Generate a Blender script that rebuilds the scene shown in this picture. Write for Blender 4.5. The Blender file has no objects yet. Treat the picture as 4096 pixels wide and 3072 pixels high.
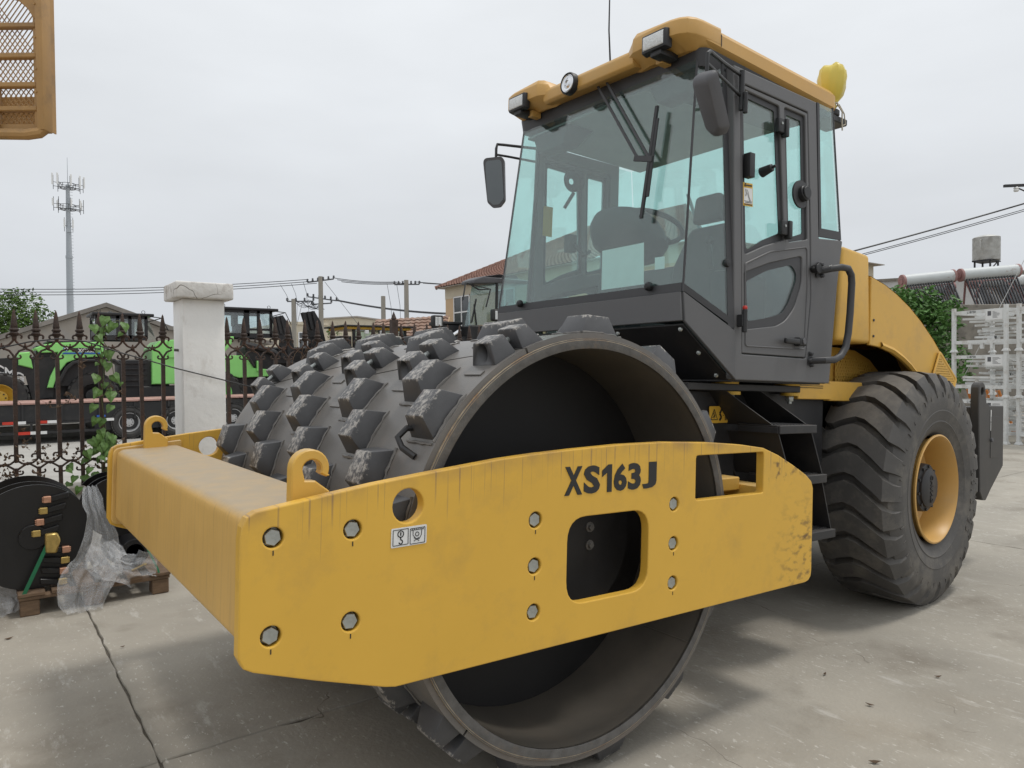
import bpy, bmesh, math, random
from math import sin, cos, pi, radians, sqrt, atan2, hypot
from mathutils import Vector as V, Matrix as M
R=random.Random(7)
sc=bpy.context.scene; col=sc.collection
# ---------------------------------------------------------------- camera
cd=bpy.data.cameras.new('camera'); cam=bpy.data.objects.new('camera',cd); col.objects.link(cam)
cd.sensor_width=36; cd.lens=25.4926; cd.clip_start=.05; cd.clip_end=2000
Rw=V((0.80373,-0.59491,-0.009846)); Uw=V((0.018548,0.0085124,0.99979)); Fw=V((0.5947,0.80375,-0.017876)); Cw=V((-1.82605,-1.88579,1.50668))
cam.matrix_world=M(((Rw.x,Uw.x,-Fw.x,Cw.x),(Rw.y,Uw.y,-Fw.y,Cw.y),(Rw.z,Uw.z,-Fw.z,Cw.z),(0,0,0,1)))
sc.camera=cam
sc.cycles.max_bounces=7; sc.cycles.diffuse_bounces=3; sc.cycles.glossy_bounces=3; sc.cycles.transparent_max_bounces=14; sc.cycles.caustics_reflective=False; sc.cycles.caustics_refractive=False
sc.render.resolution_x=1024; sc.render.resolution_y=768
# ---------------------------------------------------------------- sky and sun (bright overcast)
SUN_EL,SUN_AZ=69,116.6      # azimuth measured from +Y towards +X
w=bpy.data.worlds.new('World'); sc.world=w; w.use_nodes=True
nt=w.node_tree; nt.nodes.clear(); N=nt.nodes.new; L=nt.links.new
out=N('ShaderNodeOutputWorld'); bg=N('ShaderNodeBackground'); L(bg.outputs[0],out.inputs[0])
sky=N('ShaderNodeTexSky'); sky.sky_type='NISHITA'; sky.sun_disc=False; sky.sun_elevation=radians(SUN_EL); sky.sun_rotation=radians(SUN_AZ); sky.dust_density=4
hs=N('ShaderNodeHueSaturation'); hs.inputs['Saturation'].default_value=.1; hs.inputs['Value'].default_value=1.0; L(sky.outputs[0],hs.inputs['Color'])
# even cloud layer: pale grey, a little brighter towards the zenith, soft uneven patches
tc=N('ShaderNodeTexCoord'); sp=N('ShaderNodeSeparateXYZ'); L(tc.outputs['Generated'],sp.inputs[0])
rp_=N('ShaderNodeValToRGB'); L(sp.outputs['Z'],rp_.inputs[0])
e=rp_.color_ramp.elements; e[0].position=.0; e[0].color=(6.1,6.4,6.8,1); e[1].position=.62; e[1].color=(8.9,9.2,9.5,1)
mp=N('ShaderNodeMapping'); mp.inputs['Scale'].default_value=(1.6,1.6,5); L(tc.outputs['Generated'],mp.inputs[0])
no=N('ShaderNodeTexNoise'); no.inputs['Scale'].default_value=1.7; no.inputs['Detail'].default_value=5; L(mp.outputs[0],no.inputs['Vector'])
nr=N('ShaderNodeMapRange'); nr.inputs['From Min'].default_value=.3; nr.inputs['From Max'].default_value=.7; nr.inputs['To Min'].default_value=.945; nr.inputs['To Max'].default_value=1.055; L(no.outputs[0],nr.inputs[0])
ml=N('ShaderNodeVectorMath'); ml.operation='MULTIPLY'; L(rp_.outputs[0],ml.inputs[0]); L(nr.outputs[0],ml.inputs[1])
mx=N('ShaderNodeMix'); mx.data_type='RGBA'; mx.inputs['Factor'].default_value=.93; L(hs.outputs[0],mx.inputs['A']); L(ml.outputs[0],mx.inputs['B'])
L(mx.outputs['Result'],bg.inputs['Color']); bg.inputs['Strength'].default_value=.1
sd=bpy.data.lights.new('sun','SUN'); sd.energy=1.3; sd.angle=radians(10); sd.color=(1,.96,.9)
so=bpy.data.objects.new('sun',sd); col.objects.link(so)
a,el=radians(SUN_AZ),radians(SUN_EL); sdir=V((sin(a)*cos(el),cos(a)*cos(el),sin(el)))
so.rotation_euler=sdir.to_track_quat('Z','Y').to_euler(); so.location=(0,0,30)
vs=sc.view_settings; vs.view_transform='Standard'; vs.look='None'; vs.exposure=.08; vs.gamma=1; vs.use_curve_mapping=False
# ---------------------------------------------------------------- materials
def mat(name,c,rough=.5,metal=0,var=.12,sc_=6,bump=0,bs=80,dirt=None,da=.5,ds=2.5,dust=None,du=.6,spec=.5,st=(1,1,1),dst=(1,1,1),coat=0,dth=.5):
    m=bpy.data.materials.new(name); m.use_nodes=True; t=m.node_tree; b=t.nodes['Principled BSDF']; N=t.nodes.new; L=t.links.new
    b.inputs['Roughness'].default_value=rough; b.inputs['Metallic'].default_value=metal; b.inputs['Specular IOR Level'].default_value=spec
    if coat: b.inputs['Coat Weight'].default_value=coat; b.inputs['Coat Roughness'].default_value=.15
    tc=N('ShaderNodeTexCoord'); mp=N('ShaderNodeMapping'); mp.inputs['Scale'].default_value=st; L(tc.outputs['Object'],mp.inputs[0])
    no=N('ShaderNodeTexNoise'); no.inputs['Scale'].default_value=sc_; no.inputs['Detail'].default_value=7; no.inputs['Roughness'].default_value=.62; L(mp.outputs[0],no.inputs['Vector'])
    r=N('ShaderNodeValToRGB'); L(no.outputs[0],r.inputs[0]); e=r.color_ramp.elements
    e[0].position=.3; e[1].position=.7; e[0].color=[*(x*(1-var) for x in c),1]; e[1].color=[*(min(1,x*(1+var)) for x in c),1]
    cur=r.outputs[0]
    def mixin(fac,colr,cur):
        mx=N('ShaderNodeMix'); mx.data_type='RGBA'; L(fac,mx.inputs['Factor']); L(cur,mx.inputs['A']); mx.inputs['B'].default_value=[*colr,1]; return mx.outputs['Result']
    if dirt:
        mp2=N('ShaderNodeMapping'); mp2.inputs['Scale'].default_value=dst; mp2.inputs['Location'].default_value=(3.1,7.7,1.3); L(tc.outputs['Object'],mp2.inputs[0])
        n2=N('ShaderNodeTexNoise'); n2.inputs['Scale'].default_value=ds; n2.inputs['Detail'].default_value=9; n2.inputs['Roughness'].default_value=.7; L(mp2.outputs[0],n2.inputs['Vector'])
        r2=N('ShaderNodeMapRange'); r2.inputs['From Min'].default_value=dth; r2.inputs['From Max'].default_value=dth+.16; r2.inputs['To Max'].default_value=da; L(n2.outputs[0],r2.inputs[0])
        cur=mixin(r2.outputs[0],dirt,cur)
    if dust:
        g=N('ShaderNodeNewGeometry'); s=N('ShaderNodeSeparateXYZ'); L(g.outputs['Normal'],s.inputs[0])
        n3=N('ShaderNodeTexNoise'); n3.inputs['Scale'].default_value=14; n3.inputs['Detail'].default_value=6; L(tc.outputs['Object'],n3.inputs['Vector'])
        r3=N('ShaderNodeMapRange'); r3.inputs['From Min'].default_value=.45; r3.inputs['From Max'].default_value=.95; L(s.outputs['Z'],r3.inputs[0])
        r4=N('ShaderNodeMapRange'); r4.inputs['From Min'].default_value=.3; r4.inputs['From Max'].default_value=.62; r4.inputs['To Min'].default_value=(.8 if du>.9 else .35)*du; r4.inputs['To Max'].default_value=du; L(n3.outputs[0],r4.inputs[0])
        mu=N('ShaderNodeMath'); mu.operation='MULTIPLY'; L(r3.outputs[0],mu.inputs[0]); L(r4.outputs[0],mu.inputs[1])
        cur=mixin(mu.outputs[0],dust,cur)
    L(cur,b.inputs['Base Color'])
    rr=N('ShaderNodeMapRange'); rr.inputs['To Min'].default_value=max(.02,rough-.1); rr.inputs['To Max'].default_value=min(1,rough+.12); L(no.outputs[0],rr.inputs[0]); L(rr.outputs[0],b.inputs['Roughness'])
    if bump:
        n4=N('ShaderNodeTexNoise'); n4.inputs['Scale'].default_value=bs; n4.inputs['Detail'].default_value=5; L(tc.outputs['Object'],n4.inputs['Vector'])
        bp=N('ShaderNodeBump'); bp.inputs['Strength'].default_value=bump; bp.inputs['Distance'].default_value=.01; L(n4.outputs[0],bp.inputs['Height']); L(bp.outputs[0],b.inputs['Normal'])
    m['cur']=0
    return m
def glass(name,tint,fr=1.5,dust=.03,refl=(1,1,1)):
    m=bpy.data.materials.new(name); m.use_nodes=True; t=m.node_tree; t.nodes.clear(); N=t.nodes.new; L=t.links.new
    o=N('ShaderNodeOutputMaterial'); tr=N('ShaderNodeBsdfTransparent'); tr.inputs[0].default_value=[*tint,1]
    gl=N('ShaderNodeBsdfGlossy'); gl.inputs['Roughness'].default_value=.015; gl.inputs[0].default_value=[*refl,1]
    lwt=N('ShaderNodeLayerWeight'); lwt.inputs['Blend'].default_value=.5; pw=N('ShaderNodeMath'); pw.operation='POWER'; L(lwt.outputs['Facing'],pw.inputs[0]); pw.inputs[1].default_value=4.5
    fn=N('ShaderNodeMapRange'); fn.inputs['To Min'].default_value=.085; fn.inputs['To Max'].default_value=.95; L(pw.outputs[0],fn.inputs[0]); m1=N('ShaderNodeMixShader'); L(fn.outputs[0],m1.inputs[0]); L(tr.outputs[0],m1.inputs[1]); L(gl.outputs[0],m1.inputs[2])
    df=N('ShaderNodeBsdfDiffuse'); df.inputs[0].default_value=(.6,.62,.58,1)
    tc=N('ShaderNodeTexCoord'); n=N('ShaderNodeTexNoise'); n.inputs['Scale'].default_value=5; n.inputs['Detail'].default_value=8; L(tc.outputs['Object'],n.inputs['Vector'])
    r=N('ShaderNodeMapRange'); r.inputs['From Min'].default_value=.35; r.inputs['From Max'].default_value=.75; r.inputs['To Min'].default_value=dust*.5; r.inputs['To Max'].default_value=dust*1.8; L(n.outputs[0],r.inputs[0])
    m2=N('ShaderNodeMixShader'); L(r.outputs[0],m2.inputs[0]); L(m1.outputs[0],m2.inputs[1]); L(df.outputs[0],m2.inputs[2]); L(m2.outputs[0],o.inputs[0])
    return m
YEL=(.60,.325,.055); TAN=(.40,.27,.13)
m_plate=mat('yellow plate paint',(.71,.42,.058),.42,var=.03,sc_=3,bump=.04,bs=300,dirt=(.50,.30,.07),da=.35,ds=5)
m_yel=mat('yellow paint',(.68,.40,.07),.45,var=.05,sc_=3,bump=.03,bs=200,dirt=(.40,.25,.10),da=.3,ds=5,dust=(.42,.33,.2),du=.55)
m_beam=mat('dusty yellow beam paint',(.66,.41,.12),.5,var=.06,sc_=3,bump=.05,bs=150,dirt=(.46,.28,.10),da=.5,ds=5,dst=(14,14,.7),dust=(.34,.275,.19),du=.93)
m_roof=mat('roof paint',(.60,.35,.10),.42,var=.04,sc_=4,dirt=(.5,.34,.15),da=.3,ds=4)
m_cab=mat('grey cab paint',(.112,.111,.113),.45,var=.05,sc_=4,bump=.06,bs=420,dirt=(.13,.125,.12),da=.35,ds=4)
m_cabd=mat('dark cab trim',(.045,.045,.048),.5,var=.1)
m_frame=mat('black chassis paint',(.022,.022,.024),.5,var=.2,sc_=5,dirt=(.07,.06,.05),da=.4,ds=3,dust=(.15,.13,.11),du=.4)
m_pad=mat('pad steel paint',(.075,.075,.08),.42,var=.2,sc_=14,bump=.35,bs=110,dirt=(.20,.10,.05),da=.75,ds=9)
m_shell=mat('drum shell paint',(.145,.136,.126),.33,var=.12,sc_=6,bump=.12,bs=220,dirt=(.19,.16,.135),da=.7,ds=3)
m_rim=mat('rubbed drum rim steel',(.105,.10,.094),.5,var=.3,sc_=22,bump=.15,bs=140,dirt=(.17,.125,.085),da=.6,ds=16,dth=.55)
m_edge=mat('bright worn rim edge',(.33,.27,.19),.5,var=.35,sc_=25,bump=.2,bs=90,dirt=(.26,.13,.05),da=.8,ds=10)
m_drum=mat('drum inside paint',(.135,.12,.10),.32,var=.2,sc_=3,dirt=(.17,.145,.115),da=.5,ds=3)
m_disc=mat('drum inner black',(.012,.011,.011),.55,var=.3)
m_rub=mat('tyre rubber',(.075,.071,.067),.62,var=.18,sc_=7,bump=.12,bs=180,dirt=(.20,.18,.15),da=.5,ds=5,dust=(.22,.20,.17),du=.4)
m_zinc=mat('zinc bolt',(.42,.44,.42),.38,metal=.7,var=.12,sc_=60,bump=.1,bs=150)
m_blk=mat('black plastic',(.018,.018,.019),.45,var=.15,sc_=20)
m_grey=mat('grey plastic',(.10,.10,.108),.5,var=.06,sc_=10,bump=.08,bs=500)
m_int=mat('cab interior grey',(.34,.35,.36),.7,var=.1)
m_intd=mat('cab interior dark',(.03,.03,.033),.6,var=.15)
m_ink=mat('black lettering',(.02,.02,.02),.5,var=.1)
m_white=mat('white decal',(.75,.75,.74),.5,var=.03)
m_ydec=mat('yellow decal',(.70,.42,.05),.5,var=.03)
m_red=mat('red',(.5,.03,.02),.5)
m_lens=mat('ribbed lamp glass',(.72,.74,.74),.18,var=.15,sc_=40,bump=.6,bs=90,st=(1,6,1))
m_chrome=mat('chrome',(.75,.76,.78),.15,metal=1,var=.05)
m_glass=glass('teal cab glass',(.845,.972,.955),1.5,.035)
m_mirror=mat('mirror glass',(.16,.17,.17),.05,metal=1,var=.02)  # dark reflection put into the colour; it would otherwise mirror bright sky
m_ball=mat('ballast paint',(.052,.049,.046),.5,var=.1,sc_=3,dirt=(.09,.08,.07),da=.4,ds=3)
m_bag=mat('yellow plastic bag',(.70,.55,.09),.35,var=.06,sc_=6,bump=.25,bs=9)
# ---------------------------------------------------------------- mesh helpers
def frame(d,up=V((0,0,1))):
    d=d.normalized(); s=d.cross(up)
    if s.length<1e-4: s=d.cross(V((1,0,0)))
    s.normalize(); return s,s.cross(d)
class MB:
    def __init__(s): s.v=[]; s.f=[]
    def add(s,vs,fs):
        o=len(s.v); s.v+=[V(p) for p in vs]; s.f+=[tuple(i+o for i in f) for f in fs]; return s
    def box(s,x0,x1,y0,y1,z0,z1,fn=None):
        p=[(x,y,z) for z in (z0,z1) for y in (y0,y1) for x in (x0,x1)]
        if fn: p=[fn(*q) for q in p]
        return s.add(p,[(0,2,3,1),(4,5,7,6),(0,1,5,4),(2,6,7,3),(0,4,6,2),(1,3,7,5)])
    def ob(s,c,sz,m=None):
        m=m or M.Identity(3); c=V(c); a=[V((x*sz[0]/2,y*sz[1]/2,z*sz[2]/2)) for z in (-1,1) for y in (-1,1) for x in (-1,1)]
        return s.add([c+m@p for p in a],[(0,2,3,1),(4,5,7,6),(0,1,5,4),(2,6,7,3),(0,4,6,2),(1,3,7,5)])
    def bar(s,p0,p1,wd,th,up=V((0,0,1))):
        p0,p1=V(p0),V(p1); a,b=frame(p1-p0,V(up)); a*=wd/2; b*=th/2
        return s.add([p0-a-b,p0+a-b,p0+a+b,p0-a+b,p1-a-b,p1+a-b,p1+a+b,p1-a+b],[(0,1,2,3),(7,6,5,4),(0,4,5,1),(1,5,6,2),(2,6,7,3),(3,7,4,0)])
    def cyl(s,p0,p1,r0,r1=None,n=16,caps=True):
        return s.tube([p0,p1],[r0,r0 if r1 is None else r1],n,caps)
    def tube(s,pts,r,n=8,caps=True):
        pts=[V(p) for p in pts]; k=len(pts); r=r if isinstance(r,(list,tuple)) else [r]*k; o=len(s.v); up=None
        for i,p in enumerate(pts):
            d=(pts[min(i+1,k-1)]-pts[max(i-1,0)]).normalized()
            if up is None: a,b=frame(d)
            else:
                a=up-d*up.dot(d); a=a.normalized() if a.length>1e-5 else frame(d)[0]; b=a.cross(d)
            up=a
            for j in range(n):
                t=2*pi*j/n; s.v.append(p+(a*cos(t)+b*sin(t))*r[i])
        for i in range(k-1):
            for j in range(n):
                q=(j+1)%n; s.f.append((o+i*n+j,o+i*n+q,o+(i+1)*n+q,o+(i+1)*n+j))
        if caps: s.f.append(tuple(o+j for j in range(n))[::-1]); s.f.append(tuple(o+(k-1)*n+j for j in range(n)))
        return s
    def lathe(s,prof,c=(0,0,0),ax='y',n=48,closed=False,a0=0,a1=2*pi):
        c=V(c); o=len(s.v); full=abs(a1-a0-2*pi)<1e-6; m=n if full else n+1; k=len(prof)
        for j in range(m):
            t=a0+(a1-a0)*j/n
            for r,h in prof:
                p={'y':(r*cos(t),h,r*sin(t)),'z':(r*cos(t),r*sin(t),h),'x':(h,r*cos(t),r*sin(t))}[ax]; s.v.append(c+V(p))
        for j in range(n):
            q=(j+1)%m
            for i in range(k if closed else k-1):
                i2=(i+1)%k; s.f.append((o+j*k+i,o+q*k+i,o+q*k+i2,o+j*k+i2))
        return s
    def loft(s,rings,caps=True,closed=True):
        o=len(s.v); k=len(rings[0])
        for r in rings: s.v+=[V(p) for p in r]
        for i in range(len(rings)-1):
            for j in range(k if closed else k-1):
                q=(j+1)%k; s.f.append((o+i*k+j,o+i*k+q,o+(i+1)*k+q,o+(i+1)*k+j))
        if caps: s.f.append(tuple(o+j for j in range(k))[::-1]); s.f.append(tuple(o+(len(rings)-1)*k+j for j in range(k)))
        return s
    def sheet(s,pts,th):
        pts=[V(p) for p in pts]; n=V((0,0,0)); k=len(pts)
        for i in range(k): n+=pts[i].cross(pts[(i+1)%k])
        n.normalize(); n*=th/2
        return s.loft([[p-n for p in pts],[p+n for p in pts]])
    def ball(s,c,r,n=12,sq=(1,1,1)):
        c=V(c); k=n//2
        return s.loft([[c+V((r*sq[0]*sin(pi*i/k)*cos(2*pi*j/n),r*sq[1]*sin(pi*i/k)*sin(2*pi*j/n),r*sq[2]*cos(pi*i/k))) for j in range(n)] for i in range(1,k)])
    def o(s,name,m,parent=None,bev=0,seg=1,sm=35,label=None,weld=False):
        me=bpy.data.meshes.new(name); bm=bmesh.new(); vs=[bm.verts.new(p) for p in s.v]
        for f in s.f:
            try: bm.faces.new([vs[i] for i in f])
            except ValueError: pass
        return fin(name,me,bm,m,parent,bev,seg,sm,label,weld)
def fin(name,me,bm,m,parent,bev=0,seg=1,sm=35,label=None,weld=False):
    if weld: bmesh.ops.remove_doubles(bm,verts=bm.verts,dist=1e-5)
    bmesh.ops.recalc_face_normals(bm,faces=bm.faces)
    if bev:
        ed=[e for e in bm.edges if len(e.link_faces)==2 and e.calc_face_angle(0)>radians(28)]
        bmesh.ops.bevel(bm,geom=ed,offset=bev,segments=seg,profile=.5,affect='EDGES',clamp_overlap=True)
    if sm:
        for f in bm.faces: f.smooth=True
        for e in bm.edges:
            if len(e.link_faces)==2 and e.calc_face_angle(0)>radians(sm): e.smooth=False
    bm.to_mesh(me); bm.free()
    if m: me.materials.append(m)
    ob=bpy.data.objects.new(name,me); col.objects.link(ob)
    if parent: ob.parent=parent
    if label: ob['label']=label
    return ob
def empty(name,loc=(0,0,0),rot=(0,0,0)):
    o=bpy.data.objects.new(name,None); col.objects.link(o); o.location=loc; o.rotation_euler=rot; o.empty_display_size=.2; return o
def tag(o,label,cat,group=None,kind=None):
    if label: o['label']=label
    if cat: o['category']=cat
    if group: o['group']=group
    if kind: o['kind']=kind
    return o
def inst(src,name,parent,loc=(0,0,0),rot=(0,0,0),scale=None):
    o=bpy.data.objects.new(name,src.data if hasattr(src,'data') else src); col.objects.link(o); o.parent=parent; o.location=loc; o.rotation_euler=rot
    if scale: o.scale=scale
    return o
def rp(pts,r,n=4):   # round the corners of a polygon
    k=len(pts); res=[]; r=r if isinstance(r,(list,tuple)) else [r]*k
    for i in range(k):
        p0,p,p1=V(pts[i-1]).to_2d(),V(pts[i]).to_2d(),V(pts[(i+1)%k]).to_2d(); a,b=(p0-p),(p1-p)
        if r[i]<=0: res.append(tuple(p)); continue
        t=a.angle(b,pi); d=min(r[i]/max(math.tan(t/2),1e-3),a.length*.48,b.length*.48); A=p+a.normalized()*d; B=p+b.normalized()*d
        for j in range(n+1):
            u=j/n; q=A*(1-u)**2+p*2*u*(1-u)+B*u*u; res.append(tuple(q))
    return res
def circ(cx,cz,r,n=24,a=0): return [(cx+r*cos(a+2*pi*i/n),cz+r*sin(a+2*pi*i/n)) for i in range(n)]
def cmesh(cu):
    ob=bpy.data.objects.new('tmp',cu); col.objects.link(ob); dg=bpy.context.evaluated_depsgraph_get(); dg.update()
    me=bpy.data.meshes.new_from_object(ob.evaluated_get(dg)); bpy.data.objects.remove(ob); bpy.data.curves.remove(cu); return me
def plate(name,outer,holes,th,m,parent,fn,bev=.003,sm=18,label=None,seg=1):
    cu=bpy.data.curves.new('c','CURVE'); cu.dimensions='2D'; cu.fill_mode='BOTH'; cu.extrude=max(th/2-bev,0); cu.bevel_depth=bev; cu.bevel_resolution=seg-1; cu.offset=-bev
    for lp in [outer]+holes:
        s=cu.splines.new('POLY'); s.points.add(len(lp)-1); s.use_cyclic_u=True
        for i,p in enumerate(lp): s.points[i].co=(p[0],p[1],0,1)
    me=cmesh(cu); bm=bmesh.new(); bm.from_mesh(me); me.clear_geometry()
    bmesh.ops.remove_doubles(bm,verts=bm.verts,dist=1e-5)
    for v in bm.verts: v.co=V(fn(*v.co))
    me.name=name; me.materials.clear(); return fin(name,me,bm,m,parent,0,1,sm,label)
def atY(y): return lambda a,b,d: (a,y-d,b)      # polygon in the xz plane, centred on y
def atX(x): return lambda a,b,d: (x+d,a,b)      # polygon in the yz plane
def atZ(z): return lambda a,b,d: (a,b,z+d)
def text(name,s,size,m,parent,fn,th=.002,bold=0,align='LEFT',sx=1,label=None):
    cu=bpy.data.curves.new('t','FONT'); cu.body=s; cu.size=size; cu.extrude=th/2; cu.offset=bold; cu.align_x=align; cu.resolution_u=3
    me=cmesh(cu); bm=bmesh.new(); bm.from_mesh(me); me.clear_geometry()
    for v in bm.verts: v.co=V(fn(v.co.x*sx,v.co.y,v.co.z))
    me.name=name; me.materials.clear(); return fin(name,me,bm,m,parent,0,1,0,label)
def arc(cx,cz,r,a0,a1,n=8): return [(cx+r*cos(radians(a0+(a1-a0)*i/n)),cz+r*sin(radians(a0+(a1-a0)*i/n))) for i in range(n+1)]
# ================================================================ ROAD ROLLER
roller=empty('road_roller',(0,0,.860),(0,radians(2.3),0))
tag(roller,'large yellow padfoot road roller with grey glazed cab filling the yard','road roller')
# ---- side plates of the drum frame
OUT=[(-1.302,.17),(-1.298,.203),(-1.287,.226),(-1.263,.24),(-1.194,.251),(-1.076,.27),(-.929,.293),(-.745,.316),(-.496,.345),(-.348,.357),(-.176,.367),(.043,.377),(.286,.38),(.558,.371),(.757,.357),(.918,.338),(1.031,.302),(1.151,.251),(1.25,.204),(1.298,.171),(1.313,.137),(1.313,-.244),(1.308,-.272),(1.29,-.29),(1.262,-.296),(-.85,-.302),(-.885,-.295),(-1.092,-.231),(-1.26,-.174),(-1.285,-.16),(-1.300,-.13)]
BH=[(-1.217,.169),(-.995,.169),(-1.217,-.088),(-.995,-.088)]+[(x,-.016+k*.153) for x in (-.344,.344) for k in (1,0,-1)]
WIN=rp([(-.202,.13),(.202,.13),(.202,-.171),(-.202,-.171)],.085,6)
RECT=rp([(.469,.321),(.922,.321),(.922,.142),(.469,.142)],.012,2)
HOLES=[WIN,RECT,circ(-.822,.222,.051)]
def plate_mat():
    m=m_plate; t=m.node_tree; N=t.nodes.new; L=t.links.new; b=t.nodes['Principled BSDF']; cur=b.inputs['Base Color'].links[0].from_socket
    tc=N('ShaderNodeTexCoord'); s=N('ShaderNodeSeparateXYZ'); L(tc.outputs['Object'],s.inputs[0])
    def mth(op,a,b_=None):
        n=N('ShaderNodeMath'); n.operation=op; n.use_clamp=False
        for i,x in enumerate((a,b_)):
            if x is None: continue
            if isinstance(x,(int,float)): n.inputs[i].default_value=x
            else: L(x,n.inputs[i])
        return n.outputs[0]
    def rng(x,a,b_,c=0,d=1):
        n=N('ShaderNodeMapRange'); L(x,n.inputs[0])
        for i,q in enumerate((a,b_,c,d)): n.inputs[i+1].default_value=q
        return n.outputs[0]
    def noise(sx,sz,scale,det=4,off=0):
        c=N('ShaderNodeCombineXYZ'); L(mth('MULTIPLY',s.outputs[0],sx),c.inputs[0]); c.inputs[1].default_value=off; L(mth('MULTIPLY',s.outputs[2],sz),c.inputs[2])
        n=N('ShaderNodeTexNoise'); n.inputs['Scale'].default_value=scale; n.inputs['Detail'].default_value=det; L(c.outputs[0],n.inputs['Vector']); return n.outputs[0]
    # rain runs from the top edge: thin brown lines of uneven length
    top=mth('SUBTRACT',.377,mth('MULTIPLY',mth('POWER',mth('SUBTRACT',s.outputs[0],.28),2),.055))
    below=mth('SUBTRACT',top,s.outputs[2])
    run=mth('MULTIPLY',rng(noise(95,.5,1,2),.585,.65),mth('MULTIPLY',rng(mth('SUBTRACT',mth('ADD',mth('MULTIPLY',noise(30,0,1,2,4.),.42),-.09),below),0,.05),rng(below,.0,.012,.3,1)))
    long=mth('MULTIPLY',rng(noise(9,.12,1,3,9.),.66,.69),.35)
    edge=mth('MULTIPLY',rng(below,.05,.0),mth('MULTIPLY',rng(noise(9,9,1,5,2.),.4,.65),.7))
    # tyre scuffs by the rear edge
    sc1=mth('MULTIPLY',rng(s.outputs[0],.98,1.26),mth('MULTIPLY',rng(s.outputs[2],.16,-.08),rng(noise(17,30,1,5,6.),.50,.66)))
    sc2=mth('MULTIPLY',mth('MULTIPLY',rng(s.outputs[0],.93,1.0),rng(s.outputs[0],1.25,1.15)),mth('MULTIPLY',mth('MULTIPLY',rng(s.outputs[2],.16,.2),rng(s.outputs[2],.32,.28)),rng(noise(20,20,1,4,8.),.56,.68)))
    f=mth('ADD',mth('MULTIPLY',run,.7),mth('ADD',long,edge))
    def mix(fac,c,cur):
        mx=N('ShaderNodeMix'); mx.data_type='RGBA'; mx.clamp_factor=True; L(fac,mx.inputs['Factor']); L(cur,mx.inputs['A']); mx.inputs['B'].default_value=[*c,1]; return mx.outputs['Result']
    cur=mix(f,(.36,.215,.08),cur); cur=mix(mth('MULTIPLY',mth('ADD',sc1,sc2),.9),(.13,.075,.035),cur)
    L(cur,b.inputs['Base Color'])
plate_mat()
m_hole=mat('dark bolt recess',(.02,.015,.01),.8)
bm_=MB(); bm_.loft([[(.0235*cos(a*pi/3),0.006,.0235*sin(a*pi/3)) for a in range(6)],[(.0235*cos(a*pi/3),.028,.0235*sin(a*pi/3)) for a in range(6)]]); 
bolt0=bm_.cyl((0,.028,0),(0,.039,0),.0265,n=20)
for far in (0,1):
    y=2.28 if far else .02
    sp_=plate('side_plate',OUT,HOLES+[circ(x,z,.0278,20) for x,z in BH],.04,m_plate,roller,atY(y),.004,seg=2)
    for i,(x,z) in enumerate(BH):
        b=bolt0.o('bolt',m_zinc,sp_,.0015) if i==0 else inst(b,'bolt',sp_)
        b.location=(x,2.3 if far else 0,z); b.rotation_euler=(0,R.uniform(0,1),pi if far else 0)
    if not far:
        for ch_,x0,x1 in (('X',-.222,-.1405),('S',-.134,-.056),('6',.012,.078),('3',.085,.152),('J',.160,.237)):
            o=text('model_lettering',ch_,.133,m_ink,sp_,lambda a,b,d:(a,-.0012-d,.2095+b),.0016,.0055)
            lo=min(v.co.x for v in o.data.vertices); hi=max(v.co.x for v in o.data.vertices); zl=min(v.co.z for v in o.data.vertices); zh=max(v.co.z for v in o.data.vertices)
            for v in o.data.vertices: v.co.x=x0+(v.co.x-lo)/(hi-lo)*(x1-x0); v.co.z=.2085+(v.co.z-zl)/(zh-zl)*.099
        plate('model_lettering',[(-.021,.2085),(.002,.2085),(.002,.3075),(-.016,.3075),(-.046,.287),(-.046,.264),(-.021,.279)],[],.0016,m_ink,sp_,atY(-.0012),0)
        for x,z in BH: 
            if (x,z)!=BH[6] and (x,z)!=BH[7]: MB().box(x-.0015,x+.0015,-.0012,-.0002,z-.046,z-.033).o('paint_mark',m_ink,sp_)
        dc=plate('lifting_decal',rp([(-.877,.103),(-.76,.107),(-.76,.163),(-.877,.159)],.004,2),[],.0012,m_white,sp_,atY(-.0012),0)
        def ln(pts,wd=.0018,c=m_ink):
            mb=MB()
            for p,q in zip(pts,pts[1:]): mb.bar((p[0],-.0024,p[1]),(q[0],-.0024,q[1]),wd,.0008,(0,1,0))
            return mb
        mk=MB()
        for bx in (-.871,-.815):
            q=[(bx,.109),(bx+.049,.111),(bx+.049,.156),(bx,.154),(bx,.109)]; k=ln(q); mk.add(k.v,k.f)
        for k in (ln(circ(-.8465,.142,.0095,14)+[(-.837,.142)],.003),ln([(-.8465,.132),(-.8465,.125)]+arc(-.846,.119,.006,80,-170,8),.003),ln([(-.8465,.147),(-.8465,.137)],.004),ln([(-.812,.149),(-.770,.151)]),ln([(-.806,.149),(-.806,.135),(-.796,.124),(-.785,.122),(-.778,.134),(-.777,.150)]),ln(circ(-.792,.137,.006,12)+[(-.786,.137)],.0022),ln([(-.803,.117),(-.785,.127)]),ln([(-.803,.127),(-.785,.117)])): mk.add(k.v,k.f)
        for k in range(6): q=ln([(-.81+.007*k,.150),(-.806+.007*k,.155)],.0012); mk.add(q.v,q.f)
        mk.o('pictogram',m_ink,sp_)
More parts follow.
